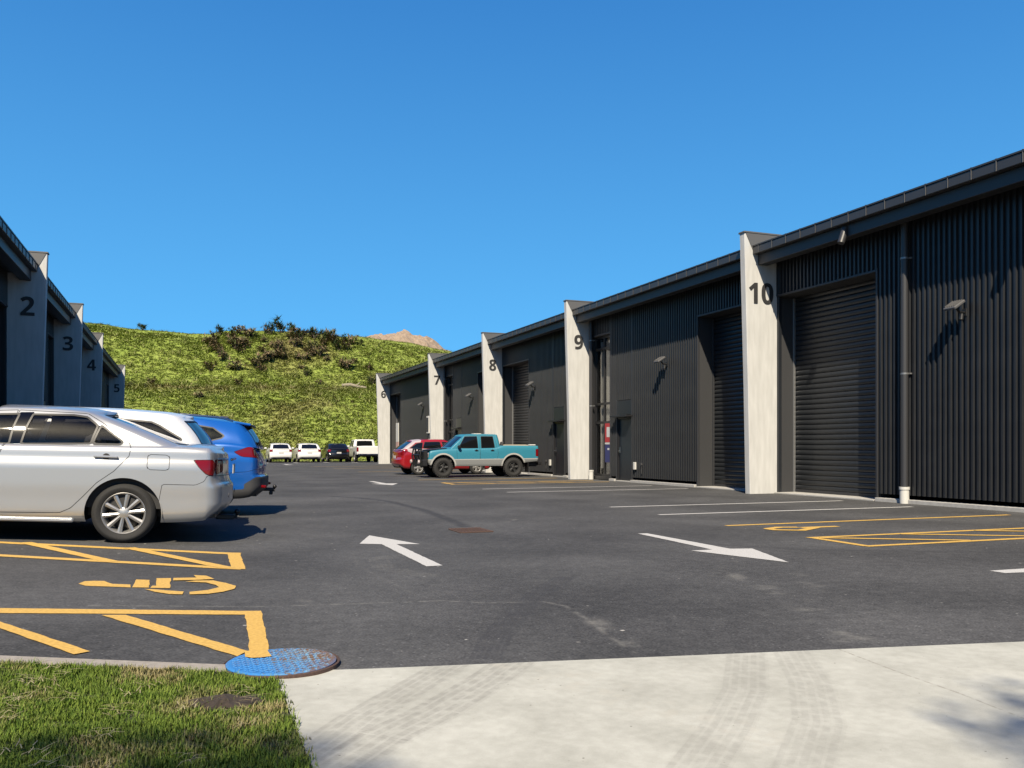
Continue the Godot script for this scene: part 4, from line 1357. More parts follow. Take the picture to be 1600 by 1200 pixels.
func vehicle(S: Dictionary, called: String, label: String, category: String, at: Vector3, yaw: float, pitch: float, group := "") -> Node3D:
	var car := thing(called, label, category, at, group)
	var paint: Material = M[S.paint]
	var W: float = S.W
	var wf := func(x: float) -> float: return W * cv(S.wid, x)
	var ns: int = S.get("ns", 60)
	var O := outline(S.xf, S.xr, wf, S.get("rr", Vector2(.2, .2)), S.get("rf", Vector2(.3, .3)), S.get("br", .05), S.get("bf", .12), ns)
	var Qs := []; var Ss := []
	for o in O: Qs.append(o[4]); Ss.append(o[5])
	# lower body and its lid (bonnet, boot, bed)
	var P := []
	var rows: int = S.get("rows", 30)
	var inset := func(s: float, o: Array) -> float:
		var nx: float = o[2]; var nz: float = o[3]
		return nz * nz * cv(S.side_in, s) + nx * nx * (cv(S.rear_in, s) if nx > 0.0 else cv(S.front_in, s))
	for j in rows + 1:
		var s := float(j) / rows
		s = s + 0.06 * sin(s * TAU) * -0.5
		var row := []
		for o in O:
			var e: float = inset.call(s, o)
			var x: float = o[0] - o[2] * e; var z: float = maxf(0.0, o[1] - o[3] * e)
			row.append(Vector3(x, lerpf(cv(S.bot, o[0]), cv(S.top, o[0]), s), z))
		P.append(row)
	var last: Array = P[rows]
	for k in [0.04, 0.10, 0.25, 0.5, 0.75, 1.0]:
		var row := []
		for v in last:
			var z: float = v.z * (1.0 - k)
			row.append(Vector3(v.x, v.y + S.get("crown", 0.045) * (1.0 - (1.0 - k) * (1.0 - k)), z))
		P.append(row)
	var G: Dictionary = S.gh
	var open: Array = [[G.f0 + 0.06, G.r0 - 0.06]] + S.get("open", [])
	var body := grid(P, Qs, Ss, func(a: Vector3, b: Vector3, j: int) -> bool:
		if j < rows + 2: return false
		var x := (a.x + b.x) / 2
		for o in open:
			if x > o[0] and x < o[1]: return true
		return false)
	# cabin above the belt
	var gb := []; var gt := []
	var wb := func(x: float) -> float: return wf.call(x) - cv(S.side_in, 1.0) - 0.004
	var wt := func(x: float) -> float: return W * cv(G.get("wid", S.wid), x) - G.tuck
	var OB := outline(G.f0, G.r0, wb, G.get("rr0", Vector2(.16, .22)), G.get("rf0", Vector2(.3, .25)), G.get("br", .06), G.get("bf", .14), ns)
	var OT := outline(G.f1, G.r1, wt, G.get("rr1", Vector2(.14, .22)), G.get("rf1", Vector2(.2, .22)), G.get("br", .06), G.get("bf", .1), ns)
	var gQ := []; var gS := []
	P = []
	var grows: int = S.get("grows", 18)
	for o in OB: gQ.append(o[4]); gS.append(o[5])
	for j in grows + 1:
		var s := float(j) / grows
		var row := []
		for i in OB.size():
			var b = OB[i]; var t = OT[i]
			var B := Vector3(b[0], cv(S.top, b[0]) - 0.012, b[1]); var T := Vector3(t[0], cv(G.roof, t[0]), t[1])
			var bl: float = G.get("bulge", 0.025) * 4.0 * s * (1.0 - s)
			row.append(B.lerp(T, s) + Vector3(b[2], 0.25, b[3]) * bl)
		P.append(row)
	last = P[grows]
	for k in [0.02, 0.05, 0.12, 0.3, 0.55, 0.8, 1.0]:
		var row := []
		for v in last:
			row.append(Vector3(v.x, v.y + G.get("crown", 0.05) * (1.0 - pow(1.0 - k, 2.6)), v.z * (1.0 - k)))
		P.append(row)
	var cab := grid(P, gQ, gS, func(_a, _b, _j): return false)
	# wheel arches
	var side := [1, 2, 3]
	var lip := Tris.new()
	for a in S.arches:
		var r = cut(body, disc(a[0], a[1], a[2]), 0.0, "xy", side)
		body = r[1]
		if S.has("flare"):
			r = cut(body, disc(a[0], a[1], a[2] + S.flare[0]), 0.0, "xy", side)
			lip.join(r[0]); body = r[1]
	var seam := Tris.new()
	# glass
	var glass: Material = M[S.get("glass", "car_glass")]
	var trim := Tris.new()
	for w in S.windows:
		var r = cut(cab, pv(w), 0.0, "xy", [1, 2, 3])
		both("window", r[0], glass, car, -0.006)
		r = cut(r[1], pv(w), S.get("trim", 0.022), "xy", [1, 2, 3])
		trim.join(r[0]); cab = r[1]
	if S.has("rear_glass"):
		var r = cut(cab, pv(S.rear_glass), 0.0, "zy", [0, 1])
		one("rear_window", r[0], glass, car, -0.005)
		r = cut(r[1], pv(S.rear_glass), 0.02, "zy", [0, 1])
		trim.join(r[0]); cab = r[1]
	if S.has("front_glass"):
		var r = cut(cab, pv(S.front_glass), 0.0, "zy", [3, 4])
		one("windscreen", r[0], glass, car, -0.005)
		cab = r[1]
	if trim.s.size(): one("window_trim", trim, M.plastic_black, car, 0.002)
	# black pillar between the doors
	for w in S.get("pillars", []):
		var r = cut(cab, pv(w), 0.0, "xy", [2])
		both("pillar", r[0], M.gloss_black, car, 0.001)
		cab = r[1]
	for w in S.get("cab_panels", []):
		var r = cut(cab, pv(w[1]), 0.0, "xy", [1, 2])
		both(w[0], r[0], M[w[2]], car, 0.001)
		cab = r[1]
	# lamps
	for l in S.get("lamps", []):
		var r = cut(body, pv(l[2]), 0.0, l[1], l[4] if l.size() > 4 else [0, 1, 2])
		both(l[0], r[0], M[l[3]], car, 0.004)
		r = cut(r[1], pv(l[2]), 0.006, l[1], l[4] if l.size() > 4 else [0, 1, 2])
		seam.join(r[0]); body = r[1]
	# lower cladding, two-tone panels
	for l in S.get("panels", []):
		var r = cut(body, pv(l[1]), 0.0, l[2], l[4] if l.size() > 4 else [0, 1, 2, 3, 4])
		one(l[0], r[0], M[l[3]], car, 0.003)
		body = r[1]
	# doors: each a panel with a shadow gap round it
	for k in S.get("doors", []).size():
		var d := pv(S.doors[k])
		var r = cut(body, d, -0.0035, "xy", [2])
		var r2 = cut(r[1], d, 0.0035, "xy", [2])
		seam.join(r2[0]); body = r2[1]
		var c = cut(cab, d, -0.0035, "xy", [2])
		var c2 = cut(c[1], d, 0.0035, "xy", [2])
		seam.join(c2[0]); cab = c2[1]
		r[0].join(c[0])
		var made := both("door", r[0], paint, car)
		if k < S.get("handles", []).size():
			var h = S.handles[k]
			for side_k in made.size():
				var sg := 1.0 if side_k == 0 else -1.0
				var mb := MB.new()
				var z: float = (wf.call(h[0]) - cv(S.side_in, 0.85)) * sg
				mb.bbox(Vector3(h[0], h[1], z + sg * 0.026), Vector3(h[2], 0.026, 0.020), 0.008)
				mb.bbox(Vector3(h[0] - h[2] * 0.42, h[1], z + sg * 0.012), Vector3(0.03, 0.022, 0.03), 0.006)
				mb.bbox(Vector3(h[0] + h[2] * 0.42, h[1], z + sg * 0.012), Vector3(0.03, 0.022, 0.03), 0.006)
				part("handle", mb, M[S.get("handle_mat", S.paint)], made[side_k], false)
				mb = MB.new()
				mb.lathe([Vector2(0.038, 0.0), Vector2(0.03, 0.002), Vector2(0.0, 0.003)], Vector3(h[0], h[1], z + sg * 0.004), Basis(Vector3.RIGHT, sg * PI / 2), 16)
				part("handle_recess", mb, M.seam_dark if S.get("handle_mat", "") == "" else M.plastic_black, made[side_k], false)
	# flaps and bumper skins outlined by a gap only
	for f in S.get("flaps", []):
		var d := pv(f[1])
		var r = cut(body, d, -0.003, f[2], f[3])
		var r2 = cut(r[1], d, 0.003, f[2], f[3])
		seam.join(r2[0]); body = r2[1]
		if f[4]: one(f[0], r[0], paint, car)
		else: both(f[0], r[0], paint, car)
	one("body", body, paint, car)
	one("roof", cab, M[S.get("roof_paint", S.paint)], car)
	if lip.s.size(): one("wheel_arch_flare", lip, M[S.flare[1]], car, 0.012)
	if seam.s.size(): one("panel_gap", seam, M.seam_dark, car, -0.004)
	# floor, wells, cabin
	var mb := MB.new()
	var yb: float = cv(S.bot, -1.0)
	var fl: float = S.get("floor", yb + 0.06)
	mb.box(Vector3(S.xf + 0.25, fl, -W + 0.28), Vector3(S.xr - 0.15, fl + 0.10, W - 0.28))
	mb.box(Vector3(S.arches[1][0] + S.arches[1][2] + 0.05, yb - 0.01, -W + 0.10), Vector3(S.arches[0][0] - S.arches[0][2] - 0.05, yb + 0.09, W - 0.10))
	for a in S.arches:
		for sg in [-1.0, 1.0]:
			var w: float = wf.call(a[0])
			for k in 24:
				var t0 := lerpf(-0.12, PI + 0.12, k / 24.0); var t1 := lerpf(-0.12, PI + 0.12, (k + 1) / 24.0)
				var c0 := Vector3(cos(t0), sin(t0), 0); var c1 := Vector3(cos(t1), sin(t1), 0)
				var o := Vector3(a[0], a[1], sg * (w - 0.02)); var inn := Vector3(0, 0, -sg * 0.34)
				var rw: float = a[2] + 0.012
				mb.quad(o + c0 * rw, o + c1 * rw, o + c1 * rw + inn, o + c0 * rw + inn, -(c0 + c1))
				mb.flat(o + inn, o + c0 * rw + inn, o + c1 * rw + inn, Vector3(0, 0, sg))
	part("underbody", mb, M.plastic_black, car, false)
	if not S.get("plain_inside", false):
		mb = MB.new()
		var bt := cv(S.top, -1.0)
		for sg in [-1.0, 1.0]:
			mb.box(Vector3(G.f0 + 0.1, fl + 0.1, sg * (W - 0.13)), Vector3(G.r0 - 0.1, bt - 0.03, sg * (W - 0.10)))
		mb.box(Vector3(G.f0 - 0.1, fl + 0.1, -W + 0.14), Vector3(G.f0 + 0.45, bt - 0.05, W - 0.14))
		mb.box(Vector3(G.r0 - 0.75, fl + 0.1, -W + 0.2), Vector3(G.r0 - 0.22, bt - 0.06, W - 0.2))
		part("cabin_lining", mb, M.cabin_trim, car, false)
		var seat_x: Array = S.get("seats", [[-1.55, -.38], [-1.55, .38], [-.55, -.40], [-.55, .40]])
		for sx in seat_x:
			mb = MB.new()
			mb.bbox(Vector3(sx[0] - 0.22, 0.52, sx[1]), Vector3(0.5, 0.2, 0.5), 0.06)
			mb.bbox(Vector3(sx[0] + 0.08, 0.88, sx[1]), Vector3(0.16, 0.66, 0.48), 0.06, Basis(Vector3(0, 0, 1), -0.25))
			mb.bbox(Vector3(sx[0] + 0.21, 1.28, sx[1]), Vector3(0.10, 0.18, 0.26), 0.04, Basis(Vector3(0, 0, 1), -0.2))
			part("seat", mb, M.cabin_seat, car, false)
	if S.get("mirrors", true):
		for sg in [-1.0, 1.0]:
			mb = MB.new()
			var mx: float = G.f0 + 0.42
			mb.bbox(Vector3(mx, cv(S.top, mx) + 0.07, sg * (wf.call(mx) + 0.06)), Vector3(0.11, 0.13, 0.20), 0.04)
			part("mirror", mb, M[S.get("mirror_mat", S.paint)], car, false)
	var wh: Dictionary = S.wheels
	for a in S.arches:
		for sg in [1.0, -1.0]:
			wheel(car, Vector3(a[0], wh.r, sg * (wf.call(a[0]) - wh.w / 2 - wh.get("in", 0.035))), wh.r, wh.w, wh.rim, wh.style, sg)
	for pl in S.get("plates", []):
		mb = MB.new()
		mb.bbox(Vector3(pl[0], pl[1], 0), Vector3(0.012, 0.12, 0.36), 0.004)
		part("number_plate", mb, M.plate_white, car, false)
	car.rotation = Vector3(0, yaw, 0)
	if pitch != 0.0: car.rotate_object_local(Vector3(0, 0, 1), pitch)
	return car

func extra(car: Node3D, called: String, mb: MB, m: Material) -> void:
	part(called, mb, m, car, false)

const IN_SIDE := [[0.0, .08], [.06, .04], [.14, .018], [.3, .010], [.5, 0.0], [.70, 0.0], [.78, .010], [.84, .024], [.93, .032], [.975, .048], [1.0, .075]]
const IN_REAR := [[0.0, .12], [.1, .04], [.22, .0], [.45, .0], [.52, .035], [.62, .06], [.85, .07], [.95, .085], [1.0, .13]]
const IN_FRONT := [[0.0, .10], [.15, .02], [.4, 0.0], [.7, .04], [.9, .12], [1.0, .26]]

func sedan() -> Dictionary:
	return {"paint": "paint_silver", "xf": -3.72, "xr": 1.10, "W": .915, "ns": 110, "rows": 44, "grows": 26,
		"top": [[-3.72, .70], [-3.5, .80], [-3.0, .93], [-2.3, 1.0], [-1.9, 1.03], [-1.0, 1.055], [0.0, 1.085], [.55, 1.10], [.9, 1.095], [1.13, 1.075]],
		"bot": [[-3.72, .24], [-3.3, .2], [-2.4, .22], [-.4, .235], [.4, .24], [.8, .265], [1.13, .33]],
		"wid": [[-3.72, .80], [-3.2, .93], [-2.4, .985], [-1.0, 1.0], [0.0, .995], [.7, .965], [1.13, .90]],
		"side_in": IN_SIDE, "rear_in": IN_REAR, "front_in": IN_FRONT, "rr": Vector2(.26, .30), "br": .07,
		"gh": {"f0": -2.3, "r0": .66, "f1": -1.5, "r1": -.26, "tuck": .27, "roof": [[-1.7, 1.40], [-1.3, 1.445], [-.8, 1.455], [-.5, 1.445], [-.26, 1.42]], "crown": .055, "bulge": .03, "rr0": Vector2(.30, .30), "rr1": Vector2(.22, .26), "wid": [[-1.7, .98], [-.8, 1.0], [0.0, .97]]},
		"arches": [[0.0, .335, .395], [-2.775, .335, .395]],
		"wheels": {"r": .334, "w": .215, "rim": .232, "style": "alloy"},
		"windows": [[-1.055, 1.065, -1.02, 1.25, -.985, 1.375, -.59, 1.39, -.45, 1.375, -.335, 1.29, -.385, 1.10], [-.285, 1.285, -.06, 1.125, -.075, 1.105, -.345, 1.098], [-1.19, 1.06, -1.17, 1.24, -1.14, 1.372, -1.5, 1.345, -2.02, 1.075]],
		"trim": .02,
		"pillars": [[-1.20, 1.05, -1.165, 1.25, -1.13, 1.40, -.985, 1.41, -1.0, 1.25, -1.05, 1.06], [-.345, 1.30, -.28, 1.29, -.34, 1.09, -.39, 1.09]],
		"rear_glass": [0.0, 1.13, .62, 1.14, .50, 1.40, 0.0, 1.43, -.5, 1.40, -.62, 1.14],
		"front_glass": [0.0, 1.05, .66, 1.08, .55, 1.37, 0.0, 1.40, -.55, 1.37, -.66, 1.08],
		"lamps": [["tail_lamp", "qy", [.13, .955, -.10, .965, -.16, .93, -.16, .86, -.10, .785, -.01, .80, .07, .875], "lamp_red"], ["tail_lamp", "qy", [-.17, .965, -.52, .965, -.52, .83, -.17, .80], "lamp_red"]],
		"doors": [[-1.135, 1.425, -.45, 1.425, -.29, 1.335, .01, 1.13, .045, 1.06, .03, .97, -.11, .80, -.28, .665, -.42, .50, -.53, .38, -.64, .325, -1.30, .315, -1.32, .6, -1.27, .9, -1.21, 1.06, -1.17, 1.25], [-1.15, 1.425, -1.55, 1.39, -2.10, 1.06, -2.2, .95, -2.25, .6, -2.2, .33, -1.312, .315, -1.332, .6, -1.282, .9, -1.222, 1.06, -1.182, 1.25]],
		"handles": [[-.20, .955, .25], [-1.42, .945, .25]],
		"flaps": [["fuel_flap", [.245, .83, .43, .83, .453, .85, .453, .98, .43, 1.0, .245, 1.0, .224, .98, .224, .85], "xy", [2], false], ["rear_bumper", [.39, .672, .74, .675, .83, .72, .86, .785, 1.6, .785, 1.6, .05, .30, .05], "xy", [0, 1, 2], true]],
		"panels": [["sill_trim", [-2.4, .20, -2.4, .275, -.38, .29, -.38, .20], "xy", "paint_silver", [2]]],
		"plates": [[1.10, .86]]}

func suv() -> Dictionary:
	return {"paint": "paint_blue", "glass": "car_glass_tint", "xf": -3.65, "xr": .95, "W": .91, "ns": 90, "rows": 40, "grows": 24,
		"top": [[-3.65, .88], [-3.3, 1.0], [-2.6, 1.08], [-2.0, 1.11], [-.8, 1.13], [-.2, 1.17], [.3, 1.20], [.7, 1.16], [.95, 1.08]],
		"bot": [[-3.65, .28], [-3.2, .24], [-2.4, .26], [-.4, .28], [.5, .30], [.95, .38]],
		"wid": [[-3.65, .82], [-3.1, .94], [-2.4, .99], [-1.0, 1.0], [0.0, 1.0], [.6, .97], [.95, .92]],
		"side_in": IN_SIDE, "rear_in": [[0.0, .10], [.1, .03], [.2, .0], [.38, .0], [.45, .05], [.6, .05], [.75, .06], [.9, .10], [1.0, .14]], "front_in": IN_FRONT, "rr": Vector2(.26, .26), "br": .06,
		"gh": {"f0": -2.3, "r0": .87, "f1": -1.45, "r1": .64, "tuck": .24, "roof": [[-1.6, 1.53], [-1.0, 1.585], [-.4, 1.585], [.2, 1.55], [.64, 1.49]], "crown": .05, "bulge": .03, "rr0": Vector2(.3, .3), "rr1": Vector2(.26, .28), "wid": [[-1.6, .98], [-.5, 1.0], [.52, .93]]},
		"arches": [[0.0, .36, .41], [-2.7, .36, .41]],
		"wheels": {"r": .36, "w": .225, "rim": .225, "style": "five"},
		"windows": [[-.37, 1.19, -.30, 1.48, .10, 1.425, .27, 1.31, .24, 1.28, .0, 1.215], [-1.10, 1.15, -1.03, 1.50, -.40, 1.485, -.45, 1.185], [-1.22, 1.14, -1.13, 1.50, -1.42, 1.48, -2.0, 1.14]],
		"trim": .02, "pillars": [[-.46, 1.17, -.40, 1.50, -.31, 1.49, -.37, 1.18]],
		"rear_glass": [0.0, 1.17, .60, 1.18, .52, 1.45, 0.0, 1.47, -.52, 1.45, -.6, 1.18],
		"front_glass": [0.0, 1.14, .66, 1.15, .55, 1.52, 0.0, 1.54, -.55, 1.52, -.66, 1.15],
		"lamps": [["tail_lamp", "qy", [.24, 1.055, .02, 1.14, -.16, 1.12, -.42, 1.03, -.36, .96, -.10, .975, .12, .985], "lamp_red"]],
		"doors": [[-1.08, 1.54, -.34, 1.52, -.22, 1.2, -.2, 1.05, -.33, .82, -.46, .6, -.52, .46, -1.25, .46, -1.27, .8, -1.2, 1.12], [-1.10, 1.54, -1.45, 1.52, -2.1, 1.13, -2.2, 1.0, -2.22, .6, -2.18, .46, -1.262, .46, -1.282, .8, -1.212, 1.12]],
		"handles": [[-.42, 1.0, .22], [-1.38, .98, .22]],
		"flare": [.045, "plastic_grey"],
		"panels": [["lower_cladding", [-4.0, .1, -4.0, .42, -2.0, .40, -.5, .40, .3, .43, .62, .46, .62, .54, .80, .66, 1.3, .66, 1.3, .1], "xy", "plastic_grey"]],
		"flaps": [["rear_bumper", [.40, .72, .66, .74, .78, .78, 1.4, .80, 1.4, .3, .36, .3], "xy", [0, 1, 2], true]],
		"plates": [[.90, .88]]}

func hatch(paint: String) -> Dictionary:
	return {"paint": paint, "xf": -3.45, "xr": .82, "W": .88, "ns": 70, "rows": 28, "grows": 18,
		"top": [[-3.45, .76], [-3.1, .90], [-2.5, .99], [-1.9, 1.03], [-.8, 1.06], [0.0, 1.09], [.5, 1.08], [.82, 1.0]],
		"bot": [[-3.45, .25], [-3.0, .2], [-2.3, .22], [-.4, .24], [.5, .27], [.82, .34]],
		"wid": [[-3.45, .82], [-3.0, .94], [-2.2, .99], [-1.0, 1.0], [0.0, .99], [.5, .97], [.82, .92]],
		"side_in": IN_SIDE, "rear_in": IN_REAR, "front_in": IN_FRONT, "rr": Vector2(.22, .24), "br": .05,
		"gh": {"f0": -2.2, "r0": .74, "f1": -1.4, "r1": .22, "tuck": .22, "roof": [[-1.5, 1.41], [-.9, 1.47], [-.3, 1.455], [.22, 1.40]], "crown": .045, "bulge": .03, "rr0": Vector2(.24, .26), "rr1": Vector2(.2, .22), "wid": [[-1.5, .98], [-.5, 1.0], [.22, .95]]},
		"arches": [[0.0, .31, .365], [-2.6, .31, .365]],
		"wheels": {"r": .31, "w": .20, "rim": .20, "style": "five"},
		"windows": [[-1.0, 1.09, -.95, 1.37, -.30, 1.36, -.22, 1.12], [-.15, 1.12, -.2, 1.34, .05, 1.30, .33, 1.12], [-1.1, 1.08, -1.06, 1.37, -1.4, 1.34, -1.95, 1.07]],
		"trim": .018,
		"rear_glass": [0.0, 1.08, .60, 1.09, .52, 1.36, 0.0, 1.38, -.52, 1.36, -.6, 1.09],
		"front_glass": [0.0, 1.06, .64, 1.08, .55, 1.36, 0.0, 1.38, -.55, 1.36, -.64, 1.08],
		"lamps": [["tail_lamp", "qy", [.12, 1.0, -.30, 1.0, -.30, .84, -.05, .82], "lamp_red"]],
		"doors": [[-1.02, 1.40, -.26, 1.39, -.16, 1.1, -.2, .9, -.36, .6, -.5, .34, -1.15, .33, -1.17, .7, -1.1, 1.06], [-1.04, 1.40, -1.42, 1.38, -2.05, 1.06, -2.15, .6, -2.1, .34, -1.162, .33, -1.182, .7, -1.112, 1.06]],
		"handles": [[-.4, .95, .2], [-1.3, .93, .2]],
		"panels": [["lower_valance", [-.6, .1, 1.4, .1, 1.4, .42, .5, .40], "zy", "plastic_black", [0]]],
		"plates": [[.80, .74]]}

func pickup_old() -> Dictionary:
	return {"paint": "paint_teal", "xf": -3.42, "xr": 1.06, "W": .83, "ns": 70, "rows": 28, "grows": 16, "crown": .03,
		"top": [[-3.42, .97], [-3.2, 1.02], [-2.6, 1.08], [-2.0, 1.10], [-.8, 1.12], [-.46, 1.20], [-.3, 1.215], [1.06, 1.20]],
		"bot": [[-3.42, .50], [-3.0, .46], [-2.3, .44], [-.4, .44], [.45, .56], [1.06, .62]],
		"wid": [[-3.42, .95], [-3.0, .98], [-2.0, 1.0], [1.06, .99]],
		"side_in": [[0.0, .03], [.1, .01], [.4, 0.0], [.7, 0.0], [.9, .012], [1.0, .04]], "rear_in": [[0.0, .03], [.2, .0], [.9, 0.0], [1.0, .02]], "front_in": [[0.0, .04], [.2, 0.0], [.8, .02], [1.0, .08]], "rr": Vector2(.08, .08), "rf": Vector2(.14, .14), "br": .01, "bf": .05,
		"gh": {"f0": -2.62, "r0": -.50, "f1": -2.0, "r1": -.58, "tuck": .17, "roof": [[-2.1, 1.60], [-1.6, 1.635], [-1.0, 1.64], [-.58, 1.63]], "crown": .03, "bulge": .015, "rr0": Vector2(.10, .12), "rr1": Vector2(.10, .12), "rf0": Vector2(.12, .14), "rf1": Vector2(.12, .14), "br": .02, "bf": .08, "wid": [[-2.1, 1.0], [-.5, 1.0]]},
		"open": [[-.40, 1.0]],
		"arches": [[0.0, .42, .45], [-2.80, .42, .45]], "flare": [.06, "flare_pale"],
		"wheels": {"r": .375, "w": .26, "rim": .20, "style": "mud", "in": -.02}, "glass": "car_glass_dark",
		"windows": [[-2.18, 1.13, -1.93, 1.54, -1.46, 1.55, -1.44, 1.12], [-1.28, 1.12, -1.28, 1.55, -.82, 1.55, -.77, 1.13]],
		"rear_glass": [0.0, 1.20, .55, 1.20, .52, 1.52, 0.0, 1.53, -.52, 1.52, -.55, 1.2],
		"front_glass": [0.0, 1.14, .64, 1.15, .56, 1.55, 0.0, 1.57, -.56, 1.55, -.64, 1.15],
		"doors": [[-2.28, 1.1, -1.98, 1.59, -1.38, 1.60, -1.36, .8, -1.36, .5, -2.25, .5], [-1.34, 1.60, -.75, 1.60, -.66, 1.1, -.62, .95, -.66, .7, -.6, .5, -1.345, .5, -1.345, .9]],
		"handles": [[-1.5, 1.03, .13], [-.86, 1.03, .13]], "handle_mat": "plastic_black", "mirror_mat": "plastic_black",
		"panels": [["lower_stripe", [-3.6, .3, -3.6, .66, 1.3, .70, 1.3, .3], "xy", "paint_lower_grey", [1, 2, 3]], ["pinstripe", [-3.6, .66, -3.6, .69, 1.3, .73, 1.3, .70], "xy", "flare_pale", [1, 2, 3]]],
		"lamps": [["tail_lamp", "qy", [.06, 1.08, -.12, 1.08, -.12, .80, .06, .80], "lamp_red"], ["head_lamp", "zy", [.45, .76, .72, .76, .72, .94, .45, .94], "lamp_clear", [3, 4]]],
		"floor": .52}

func pickup_new() -> Dictionary:
	var S := pickup_old()
	S.merge({"paint": "paint_snow", "W": .93, "xr": 1.15, "wheels": {"r": .39, "w": .26, "rim": .24, "style": "five", "in": 0.0}, "flare": [.05, "paint_snow"],
		"top": [[-3.42, 1.05], [-3.2, 1.10], [-2.6, 1.18], [-.8, 1.2], [-.46, 1.26], [1.15, 1.26]],
		"panels": [["lower_valance", [0.0, .4, .95, .4, .95, .66, 0.0, .66], "zy", "plastic_black", [0]]],
		"lamps": [["tail_lamp", "qy", [.05, 1.18, -.16, 1.18, -.16, .84, .05, .84], "lamp_red"]], "handle_mat": "chrome", "mirror_mat": "paint_snow"}, true)
	S.gh = S.gh.duplicate(true)
	S.gh.roof = [[-2.1, 1.74], [-1.4, 1.79], [-.58, 1.78]]
	S.windows = [[-2.18, 1.24, -1.93, 1.66, -1.46, 1.68, -1.44, 1.22], [-1.28, 1.22, -1.28, 1.68, -.82, 1.68, -.77, 1.25]]
	S.rear_glass = [0.0, 1.28, .62, 1.29, .58, 1.67, 0.0, 1.68, -.58, 1.67, -.62, 1.29]
	return S

